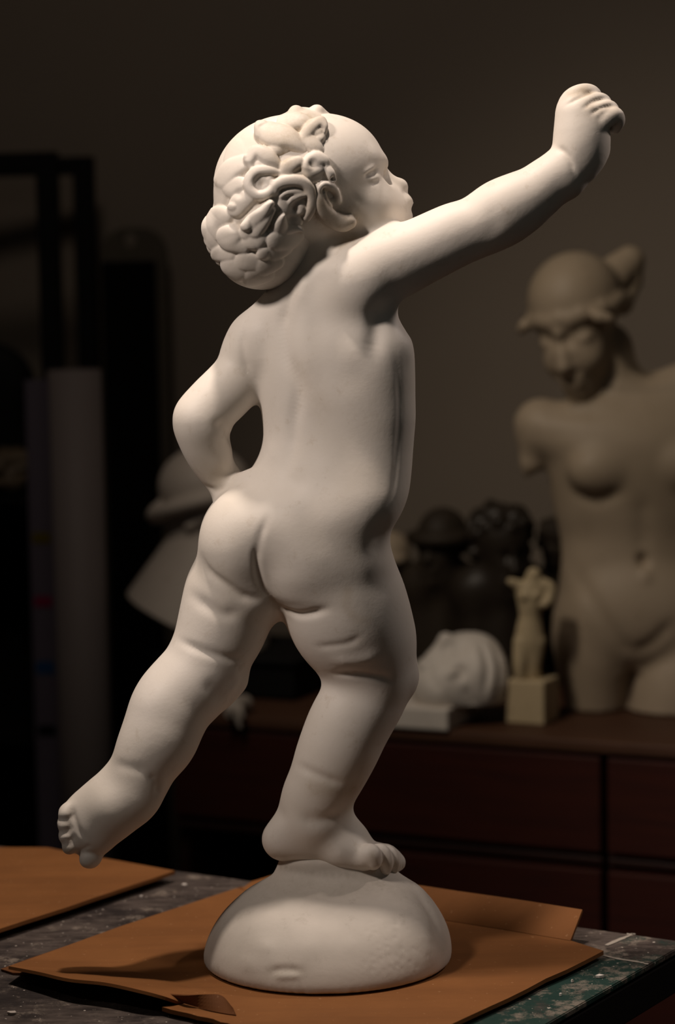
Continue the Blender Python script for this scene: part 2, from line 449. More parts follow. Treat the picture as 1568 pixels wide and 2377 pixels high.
# lowered arm, hand on the hip
limb(fb, [(556, 735, 650, 862, 64), (540, 764, 634, 884, 64), (521, 812, 604, 906, 58), (490, 850, 592, 936, 48), (462, 878, 568, 962, 38), (430, 915, 548, 976, 28), (408, 952, 534, 1000, 22)], Y0, k=0.010)
limb(fb, [(404, 962, 525, 975, 22), (404, 985, 530, 995, 24), (414, 1020, 536, 1020, 32), (433, 1061, 541, 1052, 44), (454, 1096, 548, 1078, 54), (479, 1128, 556, 1104, 62)], Y0, k=0.006)
limb(fb, [(480, 1126, 562, 1096, 62), (491, 1150, 580, 1120, 66), (503, 1182, 600, 1150, 74)], Y0, k=0.0025)
for i, (e, yy) in enumerate(((100, 1130), (112, 1165), (112, 1200), (104, 1232))):
    tube(fb, [(560, 1150+i*8, 84, 30), (610, yy+10, e+18, 21), (655, yy+18, e+34, 17), (690, yy+26, e+36, 13)], Y0, k=0.002)
tube(fb, [(545, 1130, 40, 24), (575, 1108, 10, 19), (602, 1098, -6, 14)], Y0, k=0.003)
# right (standing) leg
limb(fb, [(690, 1250, 870, 1246, -6), (672, 1290, 888, 1284, -10), (652, 1340, 914, 1325, -12), (654, 1395, 942, 1385, -8), (664, 1425, 953, 1420, -4), (680, 1450, 960, 1445, 0), (702, 1474, 965, 1470, 4), (724, 1496, 967, 1494, 8)], Y0, k=0.022)
limb(fb, [(724, 1488, 966, 1486, 8), (728, 1512, 966, 1508, 10), (738, 1537, 967, 1534, 13), (756, 1560, 968, 1556, 14)], Y0, k=0.004, n=4)
limb(fb, [(764, 1566, 956, 1562, 14), (762, 1588, 954, 1592, 10), (754, 1612, 945, 1620, 6), (735, 1637, 930, 1648, 2), (711, 1682, 906, 1690, -4), (693, 1727, 884, 1738, -8), (685, 1752, 869, 1766, -9), (682, 1778, 852, 1792, -10)], Y0, k=0.006)
limb(fb, [(682, 1772, 854, 1790, -10), (666, 1815, 836, 1822, -10), (653, 1846, 817, 1853, -8), (646, 1876, 804, 1882, -6), (640, 1900, 806, 1904, -4)], Y0, k=0.005)
fb.ell(C(944, 1572, 14), (27*s0, 34*s0, 40*s0), k=0.010)                                     # kneecap
# right foot
fb.cap(C(654, 1948, -6), C(668, 1938, -6), 47*s0, 50*s0, k=0.010)
fb.cap(C(668, 1948, -8), C(800, 1972, -20), 48*s0, 44*s0, k=0.010)
fb.cap(C(740, 1890, 0), C(806, 1946, 8), 66*s0, 50*s0, k=0.012)
fb.cap(C(790, 1955, 10), C(856, 1986, 18), 52*s0, 36*s0, k=0.010)
fb.cap(C(790, 1975, -36), C(842, 1996, -34), 40*s0, 30*s0, k=0.008)
for tp in ([(842, 1992, -52, 24), (858, 1984, -56, 27), (866, 1998, -58, 22)],
           [(860, 1985, -26, 20), (884, 1978, -30, 20), (896, 2002, -34, 18), (896, 2018, -34, 14)],
           [(868, 1980, -4, 20), (898, 1978, -6, 19), (914, 1998, -10, 16), (914, 2016, -10, 13)],
           [(872, 1976, 18, 21), (904, 1980, 18, 19), (920, 2000, 14, 15), (920, 2014, 14, 13)],
           [(872, 1980, 46, 27), (902, 1988, 50, 26), (922, 2002, 52, 22)]):
    tube(fb, tp, Y0, k=0.0022)
# left (raised) leg
limb(fb, [(474, 1262, 700, 1330, 22), (460, 1288, 676, 1400, 20), (441, 1322, 652, 1428, 16), (429, 1361, 636, 1442, 12), (418, 1408, 624, 1470, 6), (410, 1448, 606, 1504, 0), (407, 1478, 588, 1524, -4)], Y0, k=0.010)
limb(fb, [(402, 1484, 580, 1534, -6), (391, 1503, 572, 1553, -10), (372, 1536, 556, 1590, -16), (341, 1571, 528, 1624, -26), (313, 1608, 500, 1646, -38), (297, 1643, 485, 1670, -50), (287, 1686, 468, 1700, -62), (282, 1711, 453, 1726, -70)], Y0, k=0.004)
limb(fb, [(282, 1708, 455, 1722, -70), (267, 1744, 433, 1748, -78), (262, 1766, 413, 1772, -84), (262, 1786, 400, 1800, -88)], Y0, k=0.006)
limb(fb, [(262, 1778, 404, 1786, -86), (258, 1790, 396, 1812, -90), (262, 1800, 378, 1846, -96)], Y0, k=0.005)
fb.cap(C(545, 1580, -10), C(520, 1610, -12), 32*s0, 26*s0, k=0.012)                            # knee of the raised leg
# raised foot: sole towards the viewer
FN = nrm((-0.18, -1, 0.18)); FN2 = (FN, 1.55)
fb.caps([(C(312, 1846, -104), C(300, 1858, -110), 58*s0, 60*s0), (C(300, 1858, -110), C(262, 1876, -112), 60*s0, 64*s0)], k=0.010)
fb.caps([(C(300, 1850, -108), C(252, 1882, -112), 62*s0, 70*s0), (C(252, 1882, -112), C(212, 1914, -112), 70*s0, 75*s0)], k=0.012, flat=FN2)
fb.cap(C(272, 1812, -80), C(205, 1872, -90), 42*s0, 40*s0, k=0.012)
for tp in ([(178, 1876, -112, 20), (156, 1880, -124, 19), (151, 1890, -134, 17)], [(172, 1902, -116, 20), (153, 1908, -130, 19), (150, 1918, -138, 16)],
           [(176, 1928, -118, 21), (156, 1936, -132, 19), (154, 1944, -140, 17)], [(192, 1948, -118, 21), (168, 1960, -132, 20), (160, 1968, -140, 17)],
           [(218, 1962, -116, 27), (212, 1988, -126, 26), (206, 1994, -136, 22)]):
    tube(fb, tp, Y0, k=0.0018)
# buttocks
b1 = nrm((math.cos(TH), -math.sin(TH), 0)); b2 = nrm((math.sin(TH), math.cos(TH), 0)); BX = (b1, b2, (0, 0, 1))
fb.ell(C(566, 1268, -20), (104*s0, 108*s0, 124*s0), BX, k=0.010)
fb.ell(C(716, 1298, -58), (118*s0, 100*s0, 122*s0), BX, k=0.012)
fb.ell(C(640, 1215, -20), (150*s0, 118*s0, 96*s0), BX, k=0.020)
fb.ell(C(800, 1300, -34), (62*s0, 72*s0, 100*s0), BX, k=0.03)
# head: skull, brow, cheeks, profile
HY = math.radians(12); hf = nrm((math.cos(HY), math.sin(HY), 0)); hl = nrm((-math.sin(HY), math.cos(HY), 0)); HX = (hf, hl, (0, 0, 1))
def H(x, y, l=0):                           # photo point of the mid plane of the head, shifted sideways by l pixels (+ = far side)
    e = (x-700)*math.tan(HY)
    return C(x, y, 6+e)+hl*(l*s0)
fb.ell(H(676, 430), (178*s0, 150*s0, 160*s0), HX, k=0.004)
fb.ell(H(770, 396), (124*s0, 122*s0, 124*s0), HX, k=0.020)
fb.ell(H(806, 470), (98*s0, 104*s0, 110*s0), HX, k=0.014)
fb.ball(H(840, 486, -46), 70*s0, k=0.014); fb.ball(H(840, 486, 46), 70*s0, k=0.014)
fb.ball(H(888, 492), 62*s0, k=0.014)
fb.ball(H(894, 548), 44*s0, k=0.014)
fb.cap(H(845, 395), H(884, 412), 34*s0, 14*s0, k=0.008)                                       # brow to bridge
tube(fb, [(878, 404, 0, 18), (902, 419, 0, 16), (926, 431, 0, 17)], Y0+(6+200*math.tan(HY))*s0, k=0.006)
fb.ball(H(930, 436), 18*s0, k=0.004); fb.ball(H(918, 446, -15), 12*s0, k=0.004); fb.ball(H(918, 446, 15), 12*s0, k=0.004)
fb.ball(H(934, 453, -9), 5*s0, k=0.002, op='-'); fb.ball(H(934, 453, 9), 5*s0, k=0.002, op='-')
fb.cap(H(938, 468, -12), H(938, 468, 12), 17*s0, k=0.005); fb.ball(H(947, 473), 14*s0, k=0.004)
fb.cap(H(940, 503, -10), H(940, 503, 10), 17*s0, k=0.005); fb.ball(H(948, 501), 13*s0, k=0.003)
fb.cap(H(962, 487, -30), H(962, 487, 30), 8*s0, k=0.003, op='-')
for sd in (-1, 1):
    fb.ball(H(884, 404, sd*50), 20*s0, k=0.010, op='-')
    fb.ell(H(858, 405, sd*56), (20*s0, 18*s0, 15*s0), HX, k=0.004)
    fb.cap(H(838, 372, sd*66), H(874, 380, sd*34), 20*s0, 15*s0, k=0.010)
fb.ball(H(778, 490, -86), 30*s0, k=0.014)
# ear (near side) and far ear
for sd in (1,):
    ez = sd*104
    def E_(x, y, l=0): return H(x, y, ez+sd*l)
    pts = [E_(742, 452, 8), E_(752, 434, 12), E_(770, 432, 12), E_(782, 446, 8)]
    rr = (14, 13, 12, 8)
    fb.caps([(pts[i], pts[i+1], rr[i]*s0, rr[i+1]*s0) for i in range(3)], k=0.003)
    pts = [E_(742, 456, 8), E_(745, 484, 10), E_(764, 504, 10), E_(788, 512, 6), E_(806, 513, 0)]
    rr = (15, 18, 20, 18, 13)
    fb.caps([(pts[i], pts[i+1], rr[i]*s0, rr[i+1]*s0) for i in range(4)], k=0.004)
    fb.cap(E_(764, 452, 14), E_(770, 476, 14), 9*s0, k=0.003, op='-')
    fb.cap(E_(752, 452, 10), E_(758, 470, 10), 6*s0, 4*s0, k=0.003)

# hair: mass at the nape + every curl, on a finer grid
hr = Field(C(455, 690, -230)-np.array([.0, 0, .0]), C(850, 225, 250), 0.0011*Q)
hr.ell(H(676, 430), (175*s0, 147*s0, 157*s0), HX, k=0.004)
hr.ell(H(770, 396), (119*s0, 117*s0, 119*s0), HX, k=0.020)
hr.ell(H(614, 468), (114*s0, 146*s0, 150*s0), HX, k=0.004)
hr.ell(H(594, 556), (88*s0, 118*s0, 90*s0), HX, k=0.016)
hr.ell(H(640, 582), (72*s0, 102*s0, 76*s0), HX, k=0.014)
hr.ell(H(508, 540, 30), (26*s0, 60*s0, 44*s0), HX, k=0.012); hr.ball(H(496, 532, 10), 19*s0, k=0.004); hr.ball(H(506, 572, 20), 20*s0, k=0.006); hr.ell(H(604, 606, 10), (84*s0, 100*s0, 62*s0), HX, k=0.012)
hr.cap(H(690, 300, -60), H(712, 272, 60), 22*s0, 26*s0, k=0.02)
skull = [fb, hr]
for a, b in (((683, 264, -24, 18), (664, 282, -60, 14)), ((733, 264, -14, 20), (768, 284, -4, 12))):
    hr.cap(H(a[0], a[1], a[2]), H(b[0], b[1], b[2]), a[3]*s0, b[3]*s0, k=0.003)
hr.cap(H(688, 270, 10), H(740, 272, 10), 16*s0, 18*s0, k=0.004)
# far side of the head, out of the photo's sight
for i in range(34):
    a = rng.uniform(0.3, 3.0); zz = rng.uniform(300, 600); xx = rng.uniform(540, 760)
    c0 = H(xx, zz, 0)
    d_ = 0.10; q = c0+hl*d_
    while d_ > 0 and min(f.sample(q) for f in skull) > 0: d_ -= 0.002; q = c0+hl*d_
    if d_ > 0.02:
        r = rng.uniform(12, 20)*s0
        pr = [q+hf*(math.cos(t+a)*1.6*r)+np.array([0, 0, math.sin(t+a)*1.6*r])+hl*0.002 for t in np.linspace(0, 5, 8)]
        hr.caps([(pr[j], pr[j+1], r*0.8, r*0.7) for j in range(7)], 0.002)

V, Qd = fb.mesh(5)
sc = Sculpt(V, Qd, Y0)
sc.relax([(1372, 290, 150), (880, 430, 120), (160, 1930, 55), (205, 1990, 40), (895, 1995, 62), (650, 1150, 60)], int(36/Q**2))
# spine, shoulder blades, loins
sc.stroke([(676, 650), (657, 738), (662, 818), (690, 899), (682, 983), (678, 1050), (660, 1110)], -7, 20); sc.stroke([(712, 700), (704, 760), (706, 820), (730, 890)], 4, 26)
sc.stroke([(800, 610), (735, 630), (700, 670), (684, 720)], 5, 24)
sc.stroke([(720, 860), (790, 880), (850, 870)], -2, 36)
sc.stroke([(590, 740), (600, 800), (612, 860)], 4, 20)
sc.stroke([(562, 760), (566, 820), (580, 870)], -4, 11)
sc.stroke([(690, 660), (668, 710), (655, 760)], -4, 15)
sc.stroke([(915, 800), (924, 860), (928, 920), (928, 980), (923, 1040), (918, 1100), (910, 1150), (884, 1200)], -2.2, 9)
sc.stroke([(950, 760), (955, 800), (950, 850)], 2, 16)
sc.stroke([(640, 1040), (600, 1100)], 4, 30)
sc.stroke([(560, 1130), (640, 1140), (720, 1110)], -4, 34)
# cleft and folds
sc.stroke([(622, 1195), (606, 1240), (598, 1275), (595, 1300)], -4, 10); sc.stroke([(594, 1270), (595, 1300), (602, 1341), (613, 1369), (641, 1402), (668, 1418)], -8, 9); sc.stroke([(690, 1300), (690, 1350)], 6, 62); sc.stroke([(540, 1290), (545, 1320)], 4, 50)
sc.stroke([(468, 1292), (486, 1326), (523, 1355), (564, 1384), (606, 1393)], -7, 12)
sc.stroke([(655, 1412), (690, 1426), (722, 1424), (765, 1412)], -7, 10)
sc.stroke([(500, 1380), (550, 1420), (600, 1420)], 3, 30)
sc.stroke([(438, 1376), (482, 1408), (522, 1426), (556, 1418)], -5, 16)
sc.stroke([(728, 1502), (768, 1500), (813, 1492), (840, 1474)], -2.5, 10)
sc.stroke([(764, 1566), (821, 1563), (880, 1570), (910, 1580)], -5, 11)
sc.stroke([(770, 1535), (830, 1535), (890, 1520)], 4, 18)
sc.stroke([(408, 1482), (462, 1508), (523, 1526), (566, 1538)], -5, 11)
sc.stroke([(478, 1590), (500, 1605), (512, 1630)], -3, 18)
sc.stroke([(540, 1555), (548, 1580), (530, 1610)], 4, 16)
sc.stroke([(380, 1600), (330, 1640)], 3, 40)
sc.stroke([(264, 1772), (300, 1782), (345, 1790)], -3, 14)
sc.stroke([(345, 1795), (362, 1820), (368, 1846)], -4, 10)
sc.stroke([(685, 1774), (740, 1800), (800, 1822)], -4, 12)
sc.stroke([(700, 1900), (740, 1905), (790, 1890)], -4, 16)
sc.stroke([(640, 1880), (660, 1900)], -3, 18)
sc.stroke([(478, 1128), (500, 1138), (530, 1132)], -4, 9)
sc.stroke([(500, 985), (522, 992), (538, 1025), (545, 1070)], -8, 13)
sc.stroke([(505, 1080), (530, 1070)], 3, 22)
sc.stroke([(1120, 560), (1150, 520), (1130, 470)], -2, 20)
sc.stroke([(1289, 342), (1310, 352), (1326, 376), (1338, 408)], -4, 7)
for q_ in ([(1312, 246), (1338, 230), (1364, 218), (1384, 212)], [(1352, 254), (1380, 234), (1414, 226)], [(1372, 266), (1398, 249), (1430, 244)]): sc.stroke(q_, -4.5, 5.5)
sc.stroke([(884, 705), (876, 760), (864, 835)], -12, 24)
sc.stroke([(884, 1196), (880, 1250), (870, 1290)], -4, 26)
sc.stroke([(162, 1864), (172, 1896), (182, 1926), (198, 1950)], -3.5, 7)
for q_ in ([(136, 1902), (150, 1900), (164, 1897)], [(136, 1928), (150, 1926), (166, 1922)], [(142, 1955), (156, 1950), (172, 1944)], [(180, 1980), (190, 1972), (206, 1964)]): sc.stroke(q_, -1.7, 5, False)
sc.stroke([(846, 412), (856, 404), (868, 398), (878, 390)], -4.5, 4.5); sc.stroke([(846, 404), (858, 394), (872, 384)], 2.5, 6); sc.stroke([(856, 416), (870, 414), (880, 408)], 2.5, 6); sc.stroke([(850, 426), (868, 424), (884, 418)], -1.5, 6)
sc.normals()
EAR = [('L', [(738, 452, 9, 12), (740, 436, 9, 15), (752, 427, 9, 16), (770, 434, 9, 14), (782, 450, 8, 8), (786, 466, 8, 3)]),
       ('L', [(740, 446, 12, 12), (740, 466, 16, 16), (750, 488, 19, 18), (770, 506, 20, 20), (796, 514, 18, 22), (812, 512, 15, 20)]),
       ('L', [(750, 446, 6, 12), (756, 462, 7, 12), (764, 478, 8, 10)]), ('P', 768, 452, 9, 9), ('P', 747, 442, 4, 4)]
sc.V = relief(sc.V, sc.N, EAR, Y0); sc.normals()
# stains and grime
for pts, a, sg in (([(742, 466), (752, 492), (775, 508), (808, 514)], 0.9, 28), ([(800, 565), (820, 552)], 0.6, 16), ([(1330, 215), (1362, 210)], 0.6, 20),
                   ([(1380, 250), (1430, 250)], 0.35, 22), ([(730, 1830), (780, 1840), (820, 1835)], 0.35, 22), ([(808, 1372), (806, 1408), (820, 1430), (846, 1440)], 0.30, 13),
                   ([(700, 860), (740, 940)], 0.22, 36), ([(640, 1985), (700, 2005), (790, 2020)], 0.35, 14), ([(540, 1400), (580, 1440), (560, 1500)], 0.18, 50),
                   ([(430, 1100), (500, 1110)], 0.25, 36), ([(150, 1975), (170, 1978)], 0.5, 12), ([(870, 1990), (920, 2010)], 0.4, 16), ([(600, 1380), (660, 1410)], 0.25, 22)):
    sc.mark(pts, a, sg)
cherub = empty('cherub_statue', (C(760, 2225)[0], Y0, BASE_Z))
tag(cherub, 'white plaster statue of a curly-haired cherub striding on one leg with a raised fist', 'statue')
build('figure', sc.V, sc.Q, MAT['cherub'], cherub, sc.stain)
V, Qd = hr.mesh(3)
sh = Sculpt(V, Qd, Y0)
LOCKS = [
 # soft locks behind and below
 ('L', [(522, 418, 24, 9), (540, 394, 24, 11), (566, 380, 20, 10)]), ('L', [(540, 434, 26, 8), (556, 428, 20, 8)]), ('L', [(514, 440, 16, 5), (512, 470, 14, 5)]),
 ('L', [(552, 346, 26, 5), (540, 372, 22, 4)]), ('L', [(580, 330, 26, 4), (570, 350, 20, 4)]),
 ('L', [(550, 486, 20, 12), (562, 468, 24, 11), (580, 456, 18, 8)]), ('L', [(547, 480, 13, 16)]),
 ('L', [(515, 502, 27, 14), (500, 522, 22, 11), (508, 544, 16, 7)]), ('L', [(484, 520, 20, 10), (486, 546, 18, 8), (496, 568, 14, 5)]),
 ('L', [(536, 548, 30, 18), (542, 562, 24, 14), (566, 576, 15, 7)]),
 ('L', [(511, 588, 20, 10), (536, 592, 16, 8)]), ('L', [(613, 586, 18, 11)]), ('L', [(566, 606, 24, 8), (590, 612, 22, 6)]), ('L', [(536, 616, 24, 8), (556, 634, 20, 6)]),
 ('L', [(612, 618, 24, 7), (640, 606, 20, 6)]), ('L', [(586, 642, 24, 6), (620, 636, 18, 4)]),
 ('L', [(596, 554, 28, 11), (574, 560, 18, 8)]), ('L', [(636, 582, 26, 9), (660, 572, 20, 8)]),
 ('L', [(642, 556, 28, 14), (668, 556, 24, 12), (690, 548, 16, 8)]),
 # tufts above
 ('L', [(704, 346, 12, 5), (672, 326, 27, 15), (634, 318, 30, 19), (612, 310, 18, 21)]), ('L', [(604, 318, 12, 16), (606, 306, 10, 25), (618, 300, 9, 22)]),
 ('L', [(640, 344, 20, 12), (660, 350, 14, 10)]), ('P', 664, 360, 12, 7),
 ('L', [(702, 332, 14, 9), (716, 308, 17, 17), (736, 292, 15, 21), (750, 302, 10, 20), (751, 314, 6, 14)]), ('L', [(712, 322, 18, 13), (728, 338, 19, 12), (742, 350, 12, 6)]), ('L', [(736, 308, 18, 15)]), ('L', [(742, 322, 14, 13)]),
 ('L', [(660, 286, 18, 9), (690, 282, 20, 10), (714, 286, 16, 7)]),
 # wedge over the ring curl
 ('L', [(584, 376, 15, 19), (600, 358, 17, 22), (622, 368, 22, 18), (648, 386, 11, 8)]), ('L', [(580, 372, 10, 20), (588, 392, 9, 12)]), ('L', [(606, 382, 18, 14), (636, 390, 12, 10)]),
 # ring curl
 ('L', [(650, 402, 8, 8), (624, 398, 12, 15), (600, 400, 13, 17), (584, 416, 13, 17), (583, 438, 13, 15), (600, 454, 12, 13), (622, 450, 12, 13), (634, 434, 11, 12), (628, 418, 9, 9)]), ('P', 609, 428, 11, 10), ('L', [(614, 434, 7, 10)]),
 ('L', [(610, 430, 22, 8)]), ('L', [(682, 470, 38, 7)]),
 # locks before the ear
 ('L', [(660, 404, 16, 10), (672, 388, 20, 16), (692, 378, 15, 14)]), ('L', [(676, 410, 14, 8), (704, 412, 16, 9), (736, 412, 14, 8)]),
 ('L', [(716, 388, 20, 17), (730, 374, 22, 19), (750, 376, 14, 18), (758, 388, 8, 14)]), ('L', [(720, 398, 20, 15), (738, 394, 16, 16)]), ('P', 722, 385, 9, 7),
 ('L', [(758, 394, 12, 16), (764, 404, 12, 19), (770, 417, 9, 16)]), ('P', 768, 416, 3.4, 17),
 # the large ringlet
 ('L', [(636, 446, 12, 10), (642, 432, 14, 16), (660, 423, 16, 20), (686, 420, 16, 21), (708, 428, 15, 20), (721, 450, 14, 18), (722, 478, 13, 16), (712, 502, 11, 11)]),
 ('L', [(652, 456, 7, 9), (668, 447, 9, 13), (690, 444, 9, 13), (708, 450, 8, 10)]), ('L', [(668, 474, 8, 7), (678, 461, 9, 12), (694, 454, 8, 14), (706, 452, 6, 14)]),
 ('L', [(697, 484, 15, 11)]), ('L', [(664, 490, 12, 5), (668, 510, 14, 5), (690, 514, 14, 6)]), ('P', 683, 484, 9, 7), ('P', 664, 460, 5, 3),
 # wedge locks below
 ('L', [(574, 540, 18, 12), (588, 516, 20, 18), (610, 494, 18, 22), (628, 472, 9, 25)]), ('L', [(578, 524, 15, 24), (584, 510, 9, 20)]), ('L', [(594, 534, 22, 15), (614, 512, 16, 18), (634, 486, 6, 18)]),
 ('L', [(648, 536, 20, 11), (649, 520, 18, 16), (652, 500, 8, 22), (654, 494, 4, 22)]), ('L', [(654, 536, 14, 12), (676, 530, 9, 15), (694, 527, 7, 18), (700, 531, 5, 17)]),
 ('P', 672, 510, 10, 5), ('P', 604, 474, 10, 5), ('P', 556, 520, 8, 5), ('P', 560, 452, 8, 4),
]
sh.V = relief(sh.V, sh.N, LOCKS, Y0, 3.0)
# relax the carved surface a little
_E = np.concatenate([Qd[:, [0, 1]], Qd[:, [1, 2]], Qd[:, [2, 3]], Qd[:, [3, 0]]])
for lam in (0.5, -0.3, 0.5, -0.3):
    cn = np.bincount(_E[:, 0], minlength=len(V))+np.bincount(_E[:, 1], minlength=len(V))
    W = np.stack([np.bincount(_E[:, 0], sh.V[_E[:, 1], i], len(V))+np.bincount(_E[:, 1], sh.V[_E[:, 0], i], len(V)) for i in range(3)], 1)
    sh.V = sh.V+lam*(W/np.maximum(cn, 1)[:, None]-sh.V)
for pts, a, sg in (([(650, 325), (690, 310), (720, 280)], 0.55, 51), ([(665, 350), (660, 372)], 0.7, 33), ([(690, 395), (700, 400)], 0.6, 27), ([(690, 258), (735, 270)], 0.4, 39), ([(720, 440), (726, 480)], 0.5, 33)):
    sh.mark(pts, a, sg)
build('curly_hair', sh.V, sh.Q, MAT['hair'], cherub, sh.stain)
# mound under the foot
fm = Field((C(440, 2225)[0], Y0-.16, BASE_Z-.01), (C(1080, 2225)[0], Y0+.16, C(760, 1960)[2]), 0.0022*Q)
def mrow(y, L, Rr, b, e=0):
    p = C((L+Rr)/2, y, e); return (p[2], p[0], p[1], (Rr-L)/2*s0, b*s0)
fm.stack([mrow(1968, 664, 884, 44, -6), mrow(1992, 648, 902, 54, -6), mrow(2012, 640, 914, 62), mrow(2030, 628, 930, 76), mrow(2046, 602, 952, 104), mrow(2064, 572, 978, 144), mrow(2090, 541, 1003, 192), mrow(2122, 510, 1026, 232),
          mrow(2158, 486, 1044, 258), mrow(2190, 473, 1052, 274), mrow(2212, 469, 1053, 280), mrow(2228, 472, 1049, 279), mrow(2250, 482, 1040, 276)], 0.0, k=0.002)
fm.zcut(BASE_Z+0.0005)
V, Qd = fm.mesh(3)
sm = Sculpt(V, Qd, Y0)
sm.stroke([(960, 2060), (1000, 2120), (1030, 2190)], -4, 20); sm.stroke([(540, 2100), (500, 2180)], 3, 30); sm.stroke([(600, 2130), (590, 2250)], 4, 40)
sm.stroke([(880, 2040), (960, 2120), (1010, 2240)], 5, 34); sm.stroke([(625, 2255), (660, 2250), (705, 2255)], -4, 9); sm.stroke([(640, 2268), (670, 2266), (700, 2264)], 3, 8)
for i in range(60):
    x, y = rng.uniform(490, 1030), rng.uniform(2060, 2290); sm.stroke([(x, y)], rng.uniform(-1.5, 1.5), rng.uniform(12, 40), False)
for i in range(90):
    x, y = rng.uniform(840, 1010), rng.uniform(2110, 2260); sm.stroke([(x, y)], -rng.uniform(0.4, 1.2), rng.uniform(3.5, 5), False)
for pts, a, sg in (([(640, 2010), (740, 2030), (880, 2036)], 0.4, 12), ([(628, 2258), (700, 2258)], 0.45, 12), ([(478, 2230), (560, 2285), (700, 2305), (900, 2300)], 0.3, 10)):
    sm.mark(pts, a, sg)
for pts, a, sg in (([(640, 2050), (760, 2060), (900, 2060), (980, 2110)], 0.30, 50), ([(1000, 2140), (1030, 2200)], 0.25, 40), ([(530, 2150), (500, 2200)], 0.2, 40)): sm.mark(pts, a, sg)  # shade of the figure painted into the mound's colour, top and sides
sm.normals()
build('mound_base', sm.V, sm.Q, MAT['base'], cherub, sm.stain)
# ------------------------------------------------------------------ room
CA = math.radians(24); EX = np.array([math.cos(CA), -math.sin(CA), 0]); EY = np.array([math.sin(CA), math.cos(CA), 0])
CO = P(1073, 1699, 3.38); CT = CO[2]                        # front edge of the cabinet top
def cab(x, y, back=0.0):
    """where the line of sight meets the vertical plane `back` metres behind the cabinet front: (u, z)"""
    d = ray(x, y); t = ((CO+EY*back-CAM)@EY)/(d@EY); p = CAM+d*t
    return (p-CO)@EX, p[2]
def cw(u, v, z): q = CO+EX*u+EY*v; return (q[0], q[1], z)
def wallmat(name, c, c2):
    m, nt, b = nodes(name); v = coord(nt)
    nt.links.new(mix(nt, noise(nt, 3, 5, 0.6, v), c, c2), b.inputs['Base Color']); b.inputs['Roughness'].default_value = 0.85
    b.inputs['Specular IOR Level'].default_value = 0.15; bump(nt, b, noise(nt, 90, 4, 0.6, v), 0.12, 0.002); return m
WM = wallmat('wall_paint', (0.225, 0.188, 0.152), (0.205, 0.171, 0.138))
FMt = wallmat('floor_concrete', (0.05, 0.045, 0.04), (0.035, 0.03, 0.028))
CM = wallmat('ceiling_paint', (0.10, 0.09, 0.08), (0.09, 0.08, 0.07))
WV = 0.66
def slab(name, corners, mat, thick):
    bm = bmesh.new(); vs = [bm.verts.new(c) for c in corners]; f = bm.faces.new(vs)
    bmesh.ops.recalc_face_normals(bm, faces=[f])
    r = bmesh.ops.extrude_face_region(bm, geom=[f]); bmesh.ops.translate(bm, vec=thick, verts=[v for v in r['geom'] if isinstance(v, bmesh.types.BMVert)])
    bmesh.ops.recalc_face_normals(bm, faces=bm.faces)
    return tag(bm_obj(name, bm, mat), kind='structure')
def wc(u, v, z): return Vector(cw(u, v, z))
slab('floor', [wc(-2.4, WV+.1, 0), wc(2.2, WV+.1, 0), wc(2.2, -4.6, 0), wc(-2.4, -4.6, 0)], FMt, (0, 0, -0.1))
slab('ceiling', [wc(-2.4, WV+.1, 3.2), wc(2.2, WV+.1, 3.2), wc(2.2, -4.6, 3.2), wc(-2.4, -4.6, 3.2)], CM, (0, 0, 0.1))
slab('wall_back', [wc(-2.4, WV, 0), wc(2.2, WV, 0), wc(2.2, WV, 3.2), wc(-2.4, WV, 3.2)], WM, tuple(EY*0.1))
slab('wall_left', [wc(-2.4, WV, 0), wc(-2.4, -4.6, 0), wc(-2.4, -4.6, 3.2), wc(-2.4, WV, 3.2)], WM, tuple(-EX*0.1))
slab('wall_right', [wc(2.2, WV, 0), wc(2.2, -4.6, 0), wc(2.2, -4.6, 3.2), wc(2.2, WV, 3.2)], WM, tuple(EX*0.1))

# ------------------------------------------------------------------ wooden cabinets with one continuous top
def wood(name, c1, c2, rough=0.35):
    m, nt, b = nodes(name); v = coord(nt, (1.2, 14, 14))
    f = noise(nt, 5, 6, 0.6, v, 0.6)
    nt.links.new(mix(nt, ramp(nt, f, [(0.3, (0, 0, 0)), (0.7, (1, 1, 1))]), c1, c2), b.inputs['Base Color'])
    b.inputs['Roughness'].default_value = rough; b.inputs['Specular IOR Level'].default_value = 0.25; bump(nt, b, f, 0.04, 0.001); return m
WD = wood('mahogany', (0.040, 0.0065, 0.0024), (0.024, 0.0038, 0.0016), 0.65)
WT = wood('worn_brown_top', (0.080, 0.036, 0.019), (0.055, 0.024, 0.013), 0.6)
WDK = wood('dark_mahogany', (0.022, 0.007, 0.0045), (0.016, 0.005, 0.0035), 0.5)
u_l = cab(395, 1700)[0]; u_s = cab(1401, 1860)[0]; u_r = u_s+0.75
z_lip = cab(1073, 1727)[1]; z_g = cab(1390, 1984)[1]; z_g2 = cab(1390, 2018)[1]
DEP = 0.52
top = empty('cabinet_top', cw(0, 0, z_lip), -CA); tag(top, 'long brown wooden top running over the red-brown drawer cabinets', 'worktop')
box('slab', ((u_l+u_r)/2, DEP/2, (CT-z_lip)/2), (u_r-u_l+0.02, DEP+0.0, CT-z_lip), WT, top, 0.003)
